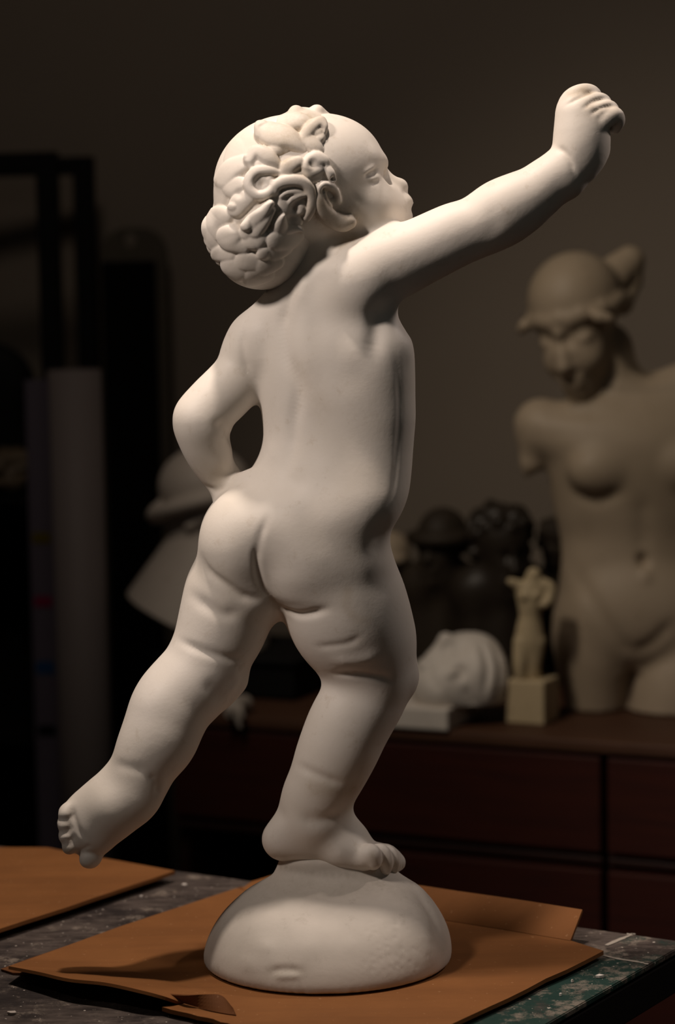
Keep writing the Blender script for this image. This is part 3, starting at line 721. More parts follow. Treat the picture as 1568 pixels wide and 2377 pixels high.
def cabinet(u0, u1, label, lower_from):
    t = empty('drawer_cabinet', cw(0, 0, 0), -CA); tag(t, label, 'cabinet', 'red-brown drawer cabinets')
    bm = bmesh.new()
    w = u1-u0; cx = (u0+u1)/2
    zt = z_lip-0.0005
    bm_box(bm, (u0+0.008, DEP/2+0.012, zt/2), (0.016, DEP-0.024, zt)); bm_box(bm, (u1-0.008, DEP/2+0.012, zt/2), (0.016, DEP-0.024, zt))
    bm_box(bm, (cx, DEP-0.02, zt/2), (w, 0.012, zt)); bm_box(bm, (cx, DEP/2+0.012, zt-0.008), (w, DEP-0.024, 0.016)); bm_box(bm, (cx, DEP/2+0.03, 0.05), (w, DEP-0.06, 0.1))
    bm_box(bm, (cx, 0.30, (z_g+z_g2)/2), (w-0.03, 0.50, 0.012))
    bm_obj('carcass', bm, WDK, t)
    rl = box('rail', (cx, 0.018, (z_g+z_g2)/2-0.001), (w-0.004, 0.02, (z_g-z_g2)-0.010), WDK, t, 0.002)
    def drawer(a, b, z0, z1):
        d = box('drawer', ((a+b)/2, 0.014, (z0+z1)/2), (b-a, 0.022, z1-z0), WD, t, 0.003)
    drawer(u0+0.003, u1-0.003, z_g+0.002, z_lip-0.006)
    hgt = (z_lip-z_g)
    a = max(u0, lower_from)
    drawer(a+0.003, u1-0.003, z_g2-hgt, z_g2-0.003)
    drawer(a+0.003, u1-0.003, z_g2-2*hgt-0.01, z_g2-hgt-0.014)
    box('plinth', ((a+u1)/2, 0.03, 0.06), (u1-a-0.004, 0.02, 0.11), WDK, t, 0.002)
    return t
u_n = cab(640, 1950)[0]
cabinet(u_l, u_s-0.002, 'wide red-brown drawer cabinet directly behind the standing leg of the white cherub', u_n)
cabinet(u_s+0.002, u_r, 'red-brown drawer cabinet under the large tan torso, at the right edge', u_s)

# ------------------------------------------------------------------ paint-stained work table
TZ = BASE_Z-0.010
tc = PZ(1600, 2187, TZ); tb = nrm(PZ(0, 1963, TZ)-tc); tr = nrm(PZ(1272, 2377, TZ)-tc)
def tablemat():
    m, nt, b = nodes('paint_stained_wood')
    w = coord(nt)
    def along(d, x0, x1, y0, y1):
        v = nt.nodes.new('ShaderNodeVectorMath'); v.operation = 'DOT_PRODUCT'; nt.links.new(w, v.inputs[0]); v.inputs[1].default_value = tuple(d)
        r = nt.nodes.new('ShaderNodeMapRange'); nt.links.new(v.outputs['Value'], r.inputs[0])
        for i, q in enumerate((x0, x1, y0, y1)): r.inputs[i+1].default_value = q
        return r.outputs[0]
    def add(*q):
        o = q[0]
        for k in q[1:]:
            n = nt.nodes.new('ShaderNodeMath'); n.operation = 'ADD'; nt.links.new(o, n.inputs[0]); nt.links.new(k, n.inputs[1]); o = n.outputs[0]
        return o
    grain = coord(nt, (3, 14, 3), 'Object', (0, 0, 0.55))
    base = mix(nt, ramp(nt, noise(nt, 9, 8, 0.72, grain), [(0.35, (0, 0, 0)), (0.68, (1, 1, 1))]), (0.030, 0.022, 0.019), (0.125, 0.098, 0.084))
    base = mix(nt, ramp(nt, noise(nt, 11, 7, 0.7, w), [(0.47, (0, 0, 0)), (0.60, (0.8,)*3)]), base, (0.016, 0.012, 0.012))
    teal = add(noise(nt, 14, 8, 0.75, w), along(tb, 0.06, 0.20, 0.16, -0.30), along(tr, 0.04, 0.10, -0.16, 0.0))
    base = mix(nt, ramp(nt, teal, [(0.53, (0, 0, 0)), (0.64, (0.9,)*3)]), base, (0.009, 0.038, 0.030))
    cream = add(noise(nt, 30, 8, 0.78, w), along(tb, 0.0, 0.30, 0.05, 0.0))
    base = mix(nt, ramp(nt, cream, [(0.56, (0, 0, 0)), (0.66, (0.75,)*3)]), base, (0.25, 0.205, 0.165))
    base = mix(nt, ramp(nt, noise(nt, 62, 7, 0.75, w), [(0.60, (0, 0, 0)), (0.68, (0.8,)*3)]), base, (0.018, 0.014, 0.014))
    base = mix(nt, ramp(nt, noise(nt, 190, 2, 0.5, w), [(0.70, (0, 0, 0)), (0.73, (1,)*3)]), base, (0.50, 0.44, 0.38))
    nt.links.new(base, b.inputs['Base Color']); b.inputs['Roughness'].default_value = 0.6; b.inputs['Specular IOR Level'].default_value = 0.25
    bump(nt, b, noise(nt, 60, 6, 0.7, w), 0.3, 0.003); return m
TM = tablemat()
LB, LR = 1.25, 0.86
table = empty('work_table', (tc[0], tc[1], 0)); tag(table, 'dark paint-stained wooden work table under the cherub statue', 'table')
def quadslab(name, pts, z0, z1, mat, parent, bev=0.002):
    bm = bmesh.new(); lo_ = [bm.verts.new((p[0]-tc[0], p[1]-tc[1], z0)) for p in pts]; up = [bm.verts.new((p[0]-tc[0], p[1]-tc[1], z1)) for p in pts]
    bm.faces.new(up); bm.faces.new(lo_[::-1])
    for i in range(len(pts)): j = (i+1) % len(pts); bm.faces.new((lo_[i], lo_[j], up[j], up[i]))
    bmesh.ops.recalc_face_normals(bm, faces=bm.faces)
    if bev: bmesh.ops.bevel(bm, geom=list(bm.edges), offset=bev, segments=2, affect='EDGES')
    return bm_obj(name, bm, mat, parent)
def tp(a, b): return tc+tb*a+tr*b
TD = simple('dark_table_frame', (0.008, 0.006, 0.0055), (0.005, 0.004, 0.004), 20, 0.8, 0.1)
i_ = 0.05
quadslab('tabletop', [tp(0.001, 0.001), tp(LB-.001, 0.001), tp(LB-.001, LR-.001), tp(0.001, LR-.001)], TZ-0.006, TZ, TM, table, 0.001)
quadslab('edge_board', [tp(0, 0), tp(LB, 0), tp(LB, LR), tp(0, LR)], TZ-0.045, TZ-0.0062, TD, table, 0.003)
for q in ([(i_, i_), (LB-i_, i_), (LB-i_, i_+.025), (i_, i_+.025)], [(i_, LR-i_-.025), (LB-i_, LR-i_-.025), (LB-i_, LR-i_), (i_, LR-i_)],
          [(i_, i_+.025), (i_+.025, i_+.025), (i_+.025, LR-i_-.025), (i_, LR-i_-.025)], [(LB-i_-.025, i_+.025), (LB-i_, i_+.025), (LB-i_, LR-i_-.025), (LB-i_-.025, LR-i_-.025)]):
    quadslab('apron', [tp(*w) for w in q], TZ-0.14, TZ-0.0455, TD, table, 0)
for a, b in ((i_, i_), (LB-i_-.07, i_), (i_, LR-i_-.07), (LB-i_-.07, LR-i_-.07)):
    quadslab('leg', [tp(a, b), tp(a+.07, b), tp(a+.07, b+.07), tp(a, b+.07)], 0, TZ-0.0455, TD, table, 0.002)
# pale paint dribbles on the corner of the table (thin dried paint, part of the table top)
def ribbon(bm, pts, z, w):
    rows = spline(pts, 5); L = []
    for i, (x, y) in enumerate(rows):
        p = PZ(x, y, z); q = PZ(*rows[min(i+1, len(rows)-1)], z)-PZ(*rows[max(i-1, 0)], z); q = nrm(np.array([-q[1], q[0], 0]))
        ww = w*rng.uniform(0.5, 1.3); L.append((bm.verts.new(p+q*ww-np.array([tc[0], tc[1], 0])), bm.verts.new(p-q*ww-np.array([tc[0], tc[1], 0]))))
    for i in range(len(L)-1): bm.faces.new((L[i][0], L[i+1][0], L[i+1][1], L[i][1]))
PW = simple('dried_white_paint', (0.42, 0.37, 0.31), (0.30, 0.26, 0.22), 60, 0.6)
for pts, w in (([(1408, 2194), (1440, 2180), (1466, 2170), (1472, 2168), (1456, 2168)], 0.0022), ([(1403, 2218), (1440, 2226), (1480, 2232), (1506, 2238)], 0.0018)):
    bm = bmesh.new(); ribbon(bm, pts, TZ+0.0006, w); bmesh.ops.recalc_face_normals(bm, faces=bm.faces)
    bm_obj('paint_streak', bm, PW, table)

# ------------------------------------------------------------------ cardboard
def cardmat(name, c1, c2, c3):
    m, nt, b = nodes(name); w = coord(nt)
    f = noise(nt, 7, 6, 0.65, w)
    col = mix(nt, ramp(nt, f, [(0.3, (0, 0, 0)), (0.7, (1, 1, 1))]), c1, c2)
    col = mix(nt, ramp(nt, noise(nt, 3, 4, 0.6, coord(nt, (1, 9, 1), 'Object', (0, 0, 0.55))), [(0.45, (0, 0, 0)), (0.7, (0.5,)*3)]), col, c3)
    col = mix(nt, ramp(nt, noise(nt, 210, 2, 0.5, w), [(0.70, (0, 0, 0)), (0.74, (0.3,)*3)]), col, (0.5, 0.3, 0.16))
    nt.links.new(col, b.inputs['Base Color']); b.inputs['Roughness'].default_value = 0.75; b.inputs['Specular IOR Level'].default_value = 0.15
    bump(nt, b, noise(nt, 140, 4, 0.6, w), 0.10, 0.001); return m
KM = cardmat('brown_cardboard', (0.245, 0.100, 0.032), (0.190, 0.076, 0.024), (0.145, 0.058, 0.019))
KD = cardmat('torn_cardboard', (0.16, 0.06, 0.02), (0.11, 0.042, 0.014), (0.09, 0.035, 0.012))
def dense(pts, n, jit=0.0):
    out = []
    for i in range(len(pts)):
        a, b = np.array(pts[i], float), np.array(pts[(i+1) % len(pts)], float)
        for k in range(n):
            q = a+(b-a)*k/n
            if k: q[:2] += rng.normal(0, jit, 2)
            out.append(q)
    return out
def sheet(name, pts, z, th, mat, parent):
    """closed outline of (x, y, lift) photo points on the height z -> cardboard with thickness"""
    bm = bmesh.new(); up = []; dn = []
    for x, y, l in pts:
        l *= 0.5; p = PZ(x, y, z+l)-np.array(parent.location); up.append(bm.verts.new(p)); dn.append(bm.verts.new(p-np.array([0, 0, th])))
    f1 = bm.faces.new(up); f2 = bm.faces.new(dn[::-1])
    for i in range(len(up)): j = (i+1) % len(up); bm.faces.new((up[i], dn[i], dn[j], up[j]))
    bmesh.ops.recalc_face_normals(bm, faces=bm.faces)
    bmesh.ops.triangulate(bm, faces=[f for f in bm.faces if len(f.verts) > 4])
    return bm_obj(name, bm, mat, parent)
KZ = BASE_Z-0.0016
ko = PZ(760, 2200, TZ)
card = empty('cardboard_sheet', (ko[0], ko[1], TZ)); tag(card, 'torn brown cardboard sheet with a raised back flap lying under the cherub statue', 'cardboard')
front = [tuple(e) for e in dense([(376, 2337, 0.0), (480, 2362, 0.0), (560, 2384, 0.0)], 5, 1.4)[:-5]]
side = [tuple(e) for e in dense([(1045, 2379, 0), (1225, 2295, 0.0), (1402, 2207, 0.0)], 4, 1.0)[:-4]]
main = [(548, 2062, 0), (280, 2150, 0), (75, 2224, 0), (200, 2237, 0), (350, 2263, 0), (420, 2285, 0), (470, 2310, 0), (424, 2327, 0)]+front+[(720, 2430, 0), (950, 2425, 0)]+side+[(1402, 2207, 0), (1364, 2195, 0), (1325, 2183, 0), (1035, 2136, 0), (760, 2094, 0)]
sheet('sheet', main, KZ, 0.004, KM, card)
low = [(560, 2058, 0), (70, 2224, 0), (2, 2249, 0), (30, 2258, 0), (200, 2262, 0), (350, 2300, 0), (480, 2366, 0), (560, 2390, 0), (720, 2440, 0), (1000, 2405, 0), (1340, 2238, 0), (1330, 2190, 0), (1035, 2138, 0)]
sheet('lower_ply', low, KZ-0.0058, 0.002, KD, card)
# raised back flap
def strip(name, A, B, parent, mat, th=0.003, n=6):
    """surface between two 3D polylines, with thickness"""
    a = spline(A, n); b = spline(B, n); o_ = np.array(parent.location); bm = bmesh.new(); g = []
    for i in range(len(a)):
        row = [a[i]+(b[i]-a[i])*t-o_ for t in (0, .25, .5, .75, 1)]; g.append(row)
    nr = [nrm(np.cross(g[min(i+1, len(g)-1)][0]-g[max(i-1, 0)][0], g[i][4]-g[i][0])) for i in range(len(g))]
    U = [[bm.verts.new(p) for p in r] for r in g]; D = [[bm.verts.new(p-nr[i]*th) for p in r] for i, r in enumerate(g)]
    for i in range(len(g)-1):
        for j in range(4):
            bm.faces.new((U[i][j], U[i+1][j], U[i+1][j+1], U[i][j+1])); bm.faces.new((D[i][j], D[i][j+1], D[i+1][j+1], D[i+1][j]))
        for j in (0, 4): bm.faces.new((U[i][j], D[i][j], D[i+1][j], U[i+1][j]))
    for i in (0, len(g)-1):
        for j in range(4): bm.faces.new((U[i][j], U[i][j+1], D[i][j+1], D[i][j]))
    bmesh.ops.recalc_face_normals(bm, faces=bm.faces)
    return bm_obj(name, bm, mat, parent)
# front left edge curls up off the table
A_ = [PZ(x, y+rng.normal(0, 1.2), KZ+l) for x, y, l in ((20, 2243, 0.009), (90, 2255, 0.012), (160, 2268, 0.014), (245, 2282, 0.015), (330, 2298, 0.014), (386, 2313, 0.009), (424, 2327, 0.001))]
B_ = [PZ(x, y, KZ+0.0002) for x, y in ((75, 2224), (140, 2230), (200, 2237), (270, 2247), (350, 2263), (420, 2285), (470, 2310))]
strip('curled_edge', A_, B_, card, KM, 0.003)
def flap_pt(x, y, l): return PZ(x, y, KZ+l)
A_ = [flap_pt(x, y, 0.0005) for x, y in ((560, 2064), (640, 2076), (760, 2094), (900, 2115), (1035, 2136), (1180, 2159), (1325, 2183))]
hd = nrm(A_[-1]-A_[0]); hn = nrm(np.cross(np.array([0, 0, 1.0]), hd)); hn = hn if hn[1] > 0 else -hn
B_ = [A_[i]+hn*c+np.array([0, 0, h]) for i, (c, h) in enumerate(((0.020, 0.004), (0.026, 0.018), (0.026, 0.022), (0.026, 0.024), (0.026, 0.024), (0.026, 0.0245), (0.026, 0.0245)))]
strip('back_flap', A_, B_, card, KM, 0.003)
# torn strip curled over the front edge
A_ = [PZ(x, y, KZ+0.001) for x, y in ((384, 2316), (430, 2330), (480, 2344), (520, 2352), (548, 2356))]
B_ = [PZ(x, y, KZ+l) for x, y, l in ((392, 2309, 0.006), (432, 2311, 0.011), (480, 2308, 0.013), (515, 2311, 0.012), (540, 2338, 0.006))]
strip('torn_strip', A_, B_, card, KD, 0.0015)
lo_ = PZ(150, 2060, TZ)
lcard = empty('cardboard_piece', (lo_[0], lo_[1], TZ)); tag(lcard, 'smaller flat brown cardboard piece on the table, under the raised foot', 'cardboard')
pl = [(-60, 1966, 0), (0, 1966.5, 0), (110, 1967, 0), (180, 1981, 0), (300, 2002, 0)]+[tuple(e) for e in dense([(406, 2021, 0.0), (210, 2087, 0.0), (0, 2156, 0.0), (-70, 2179, 0)], 4, 0.8)[:-4]]+[(-70, 2179, 0)]
sheet('upper_ply', pl, TZ+0.013, 0.004, KM, lcard)
sheet('lower_ply', [(x-26, y+7, 0) for x, y, l in pl], TZ+0.0045, 0.004, KD, lcard)
# loose flakes on the table
def chip(name, x, y, r, mat, label, cat):
    p = PZ(x, y, TZ); bm = bmesh.new(); n = 7
    vs = [(r*rng.uniform(.6, 1.2)*math.cos(i/n*2*PI), 0.55*r*rng.uniform(.6, 1.2)*math.sin(i/n*2*PI)) for i in range(n)]
    up = [bm.verts.new((a, b, 0.0022+rng.uniform(0, .0012))) for a, b in vs]; dn = [bm.verts.new((a*.9, b*.9, 0.0006)) for a, b in vs]
    bm.faces.new(up); bm.faces.new(dn[::-1])
    for i in range(n): j = (i+1) % n; bm.faces.new((up[i], dn[i], dn[j], up[j]))
    bmesh.ops.recalc_face_normals(bm, faces=bm.faces)
    o = bm_obj(name, bm, mat); o.location = (p[0], p[1], TZ); tag(o, label, cat); return o
chip('paint_flake', 1395, 2270, 0.0052, MAT['white'], 'largest white paint flake on the green-stained right end of the table', 'flake')
chip('cardboard_crumb', 1318, 2256, 0.0030, KM, 'tiny orange cardboard crumb beside the right edge of the big cardboard', 'crumb')
chip('plaster_crumb', 430, 2058, 0.0034, MAT['white'], 'white plaster crumb on the bare table strip, nearer the back edge', 'crumb')
chip('plaster_crumb', 328, 2085, 0.0022, MAT['white'], 'smaller white plaster crumb on the bare table strip between the two cardboards', 'crumb')
chip('plaster_chip', 28, 2356, 0.0042, MAT['pale'], 'greyish plaster chip on the table at the front left corner of the photo', 'chip')
for x, y, r, l in ((1330, 2281, .0016, 'small white paint speck on the green paint nearest the cardboard edge'), (1302, 2313, .0016, 'small white paint speck lower down on the green paint by the table edge')):
    chip('paint_speck', x, y, r, MAT['white'], l, 'flake')
# ------------------------------------------------------------------ plaster casts and clutter in the background
def thing(name, fl, mat, label, cat, smooth=2, parts=None):
    V, Qd = fl.mesh(smooth); o = build(name, V, Qd, mat); tag(o, label, cat); return o
def fld(x0, y0, x1, y1, Yc, d, v):
    a, b = P(x0, y1, Yc), P(x1, y0, Yc); return Field((a[0], Yc-d, a[2]), (b[0], Yc+d, b[2]), v*Q)
def rowsY(rows, Yc, th=0.0):
    out = []; s_ = S(Yc)
    for y, L, Rr, b, e in rows:
        p = P((L+Rr)/2, y, Yc+e*s_); hw = (Rr-L)/2*s_; bb = b*s_
        a = math.sqrt(max(hw*hw-(bb*math.sin(th))**2, (0.3*hw)**2))/math.cos(th); out.append((p[2], p[0], p[1], a, bb))
    return out
# --- large female torso
YV = PZ(1400, 1655, CT)[1]+0.05; sv = S(YV)
def T(x, y, e=0): return P(x, y, YV+e*sv)
fv = fld(1170, 540, 1800, 1720, YV, 0.24, 0.0038)
fv.stack(rowsY([(905, 1395, 1580, 60, 20), (930, 1310, 1640, 80, 14), (965, 1240, 1700, 100, 6), (1010, 1232, 1706, 116, 0), (1070, 1262, 1690, 124, 0), (1120, 1276, 1680, 122, 0),
    (1180, 1288, 1672, 116, 0), (1240, 1300, 1664, 110, 0), (1290, 1304, 1664, 112, 0), (1350, 1300, 1680, 118, 0), (1420, 1290, 1700, 122, 0), (1490, 1286, 1708, 118, 4), (1540, 1300, 1700, 100, 8)], YV), 0.0, k=0.012)
fv.ball(T(1262, 990, 10), 64*sv, k=0.03); fv.cap(T(1500, 940, 20), T(1650, 912, 16), 66*sv, 92*sv, k=0.03)
fv.cap(T(1250, 985, 6), T(1236, 1070, 0), 52*sv, 30*sv, k=0.012); fv.cap(T(1232, 1080, -4), T(1222, 1106, -2), 17*sv, 10*sv, k=0.008); fv.cap(T(1228, 1130, 4), T(1300, 1100, 4), 22*sv, 10*sv, k=0.012, op='-')
fv.cap(T(1428, 960, 34), T(1408, 810, 30), 70*sv, 62*sv, k=0.022)
fv.cap(T(1450, 905, 10), T(1350, 975, -20), 34*sv, 24*sv, k=0.04)
fv.ell(T(1388, 1092, -92), (64*sv, 44*sv, 54*sv), k=0.016); fv.ell(T(1592, 1080, -92), (66*sv, 44*sv, 56*sv), k=0.016)
fv.ell(T(1500, 1420, -76), (150*sv, 62*sv, 100*sv), k=0.03)
limb(fv, [(1286, 1440, 1500, 1460, -8), (1290, 1500, 1482, 1520, -14), (1300, 1570, 1462, 1575, -18), (1312, 1640, 1452, 1640, -18), (1318, 1700, 1448, 1700, -16)], YV, k=0.012)
limb(fv, [(1500, 1460, 1712, 1440, -12), (1486, 1530, 1700, 1520, -24), (1464, 1590, 1680, 1580, -34), (1456, 1650, 1664, 1640, -38), (1452, 1700, 1660, 1700, -36)], YV, k=0.012)
# head, looking down to the left
def axes(fw, up):
    f = nrm(fw); u = np.asarray(up, float); u = nrm(u-f*(u@f)); l = np.cross(u, f); return (f, l, u)
hA = axes((-0.45, -0.84, -0.30), (-0.22, -0.1, 1))
hc = T(1338, 720, 0); hF, hL, hU = hA
def h(f=0, l=0, u=0): return hc+hF*f*sv+hL*l*sv+hU*u*sv
fv.ell(h(-8, 0, 24), (121*sv, 106*sv, 108*sv), hA, k=0.006)
fv.ell(h(42, 0, -66), (86*sv, 74*sv, 114*sv), hA, k=0.016)
fv.ball(h(86, 0, -158), 34*sv, k=0.018)
fv.cap(h(118, 0, -16), h(138, 0, -88), 12*sv, 19*sv, k=0.010); fv.ball(h(124, -13, -92), 11*sv, k=0.006); fv.ball(h(124, 13, -92), 11*sv, k=0.006)
for sd in (-1, 1):
    fv.ell(h(126, sd*38, -34), (22*sv, 30*sv, 14*sv), hA, k=0.014, op='-'); fv.ell(h(92, sd*38, -40), (18*sv, 24*sv, 10*sv), hA, k=0.010)
    fv.ball(h(84, sd*40, -92), 24*sv, k=0.02)
fv.cap(h(104, 0, -100), h(104, 0, -130), 24*sv, 24*sv, k=0.014); fv.cap(h(118, -20, -122), h(118, 20, -122), 10*sv, k=0.006); fv.cap(h(114, -17, -138), h(114, 17, -138), 11*sv, k=0.006)
band = [h(-6+113*math.cos(a), 102*math.sin(a), 4+8*math.cos(a)) for a in np.linspace(-2.0, 2.0, 34)]
fv.caps([(band[i], band[i+1], (15+2*(i % 2))*sv, (15+2*((i+1) % 2))*sv) for i in range(33)], k=0.008)
for i in range(1, 33, 2): fv.ball(band[i]+hU*(8*sv*(-1)**(i//2)), 14*sv, k=0.005)
fv.cap(h(72, -100, 2), h(70, -112, -6), 16*sv, 12*sv, k=0.006); fv.cap(h(96, 96, 4), h(90, 116, -6), 16*sv, 12*sv, k=0.005)
fv.caps([(T(1415, 650, 70), T(1462, 606, 84), 50*sv, 36*sv), (T(1462, 606, 84), T(1468, 654, 84), 36*sv, 26*sv), (T(1470, 650, 84), T(1440, 700, 70), 22*sv, 34*sv)], k=0.008)
fv.zcut(CT+0.0005)
V, Qd = fv.mesh(4); vs_ = Sculpt(V, Qd, YV)
for pts, a, sg in (([(1495, 1150), (1494, 1220), (1494, 1290)], -5, 22), ([(1493, 1296), (1494, 1308)], -16, 12), ([(1498, 1332), (1500, 1345)], 5, 14), ([(1320, 1300), (1380, 1400), (1440, 1490), (1470, 1515)], -6, 20),
                   ([(1568, 1440), (1520, 1490), (1475, 1515)], -7, 18), ([(1467, 1540), (1462, 1600), (1456, 1650)], -8, 12), ([(1330, 1145), (1390, 1160), (1450, 1140)], -6, 16), ([(1300, 1260), (1380, 1240)], -4, 40), ([(1330, 1340), (1350, 1400)], 5, 50), ([(1290, 960), (1400, 960)], -4, 20)):
    vs_.stroke(pts, a, sg)
o_ = build('female_torso_statue', vs_.V, vs_.Q, MAT['tan']); tag(o_, 'large tan plaster torso of a woman with broken-off arms and bowed head', 'statue')

# --- blocks on the cabinet top
def blk(x0, x1, yb, ht_px, depth, name, mat, yaw, parent=None, dz=0.0):
    """block: front lower corners at photo points (x0..x1, yb)"""
    p = PZ(x1, yb, CT); s_ = S(p[1]); w = (x1-x0)*s_/math.cos(yaw)
    e = np.array([math.cos(yaw), -math.sin(yaw), 0]); g = np.array([math.sin(yaw), math.cos(yaw), 0])
    o = empty(name, tuple(p-e*w/2+g*depth/2), -yaw); hh = ht_px*s_
    box('block', (0, 0, hh/2+0.0004), (w, depth, hh), mat, o, 0.003); return o, w, hh, p[1]
# reclining face cast on a slab
mo, mw, mh, my = blk(880, 1040, 1699, 52, 0.14, 'face_cast', MAT['white'], math.radians(24))
tag(mo, 'white plaster cast of an upturned face lying on a white slab', 'sculpture')
YM = my+0.072; sm_ = S(YM)
def G(x, y, e=0): return P(x, y, YM+e*sm_)
fk = fld(860, 1420, 1230, 1680, YM, 0.13, 0.002)
fk.ell(G(1082, 1578, 20), (98*sm_, 104*sm_, 112*sm_), k=0.006); fk.ell(G(1120, 1572, 24), (50*sm_, 90*sm_, 92*sm_), k=0.02)
fk.ell(G(1020, 1592, 0), (62*sm_, 86*sm_, 70*sm_), k=0.02); fk.ball(G(985, 1580, 0), 34*sm_, k=0.02)
fk.cap(G(1066, 1500, -6), G(1036, 1484, -10), 15*sm_, 13*sm_, k=0.010); fk.cap(G(1034, 1488, -10), G(1012, 1530, -10), 14*sm_, 22*sm_, k=0.012)
fk.cap(G(1002, 1536, -34), G(1000, 1534, 20), 10*sm_, k=0.006); fk.cap(G(984, 1546, -34), G(982, 1544, 20), 11*sm_, k=0.006)
fk.ell(G(1066, 1500, -52), (18*sm_, 18*sm_, 20*sm_), k=0.014, op='-')
fk.zcut(CT+mh-0.001)
V, Qd = fk.mesh(4); sk_ = Sculpt(V, Qd, YM)
for pts, a, sg in (([(1034, 1500), (1030, 1520), (1040, 1540)], -4, 9), ([(1060, 1545), (1075, 1560), (1062, 1580)], -7, 9), ([(1052, 1555), (1040, 1570)], 6, 9), ([(1090, 1490), (1110, 1530), (1106, 1590)], 5, 12), ([(1118, 1500), (1134, 1550), (1124, 1620)], -5, 8),
                   ([(1140, 1485), (1160, 1540), (1152, 1610)], -5, 8), ([(1128, 1490), (1146, 1550), (1138, 1620)], 4, 8), ([(1160, 1510), (1176, 1560), (1170, 1620)], 4, 9), ([(1000, 1570), (1020, 1600)], -4, 14), ([(1080, 1600), (1100, 1640)], -5, 12), ([(1010, 1550), (990, 1565)], -4, 7)):
    sk_.stroke(pts, a, sg)
build('face', sk_.V, sk_.Q, MAT['white'], mo)

# --- small armless figure on a block
fo, fw_, fh, fy = blk(1178, 1264, 1686, 104, 0.062, 'figurine', MAT['yellow'], math.radians(26))
tag(fo, 'small yellowed headless figurine on a square block, right of the upturned face cast', 'figurine')
YF = fy+0.035; sf = S(YF)
ff = fld(1165, 1310, 1310, 1600, YF, 0.05, 0.0013)
ff.stack(rowsY([(1352, 1204, 1262, 20, 0), (1372, 1198, 1268, 26, 0), (1400, 1202, 1262, 27, 0), (1430, 1206, 1256, 24, 0), (1455, 1200, 1260, 26, 0), (1490, 1196, 1266, 28, 0), (1520, 1198, 1262, 26, 2), (1560, 1200, 1250, 22, 4), (1590, 1204, 1248, 22, 4)], YF), 0, k=0.004)
tube(ff, [(1236, 1350, 0, 20), (1240, 1334, -2, 17)], YF, k=0.004)
tube(ff, [(1212, 1362, 0, 15), (1196, 1354, -4, 11), (1186, 1350, -6, 9)], YF, k=0.004)
tube(ff, [(1258, 1358, 0, 18), (1276, 1366, -2, 16), (1274, 1392, -10, 14), (1264, 1402, -18, 12)], YF, k=0.004)
ff.ball(P(1218, 1385, YF-20*sf), 11*sf, k=0.003); ff.ball(P(1246, 1383, YF-20*sf), 11*sf, k=0.003)
tube(ff, [(1212, 1490, -6, 20), (1208, 1540, -14, 17), (1210, 1580, -10, 14), (1208, 1596, -8, 14)], YF, k=0.002); tube(ff, [(1248, 1490, -4, 20), (1240, 1540, -4, 17), (1244, 1580, 6, 14), (1246, 1596, 8, 14)], YF, k=0.002)
tube(ff, [(1228, 1580, -16, 5), (1222, 1590, -16, 7)], YF, k=0.002, op='-')
ff.zcut(CT+fh-0.0005)
V, Qd = ff.mesh(2); build('figure', V, Qd, MAT['yellow'], fo)

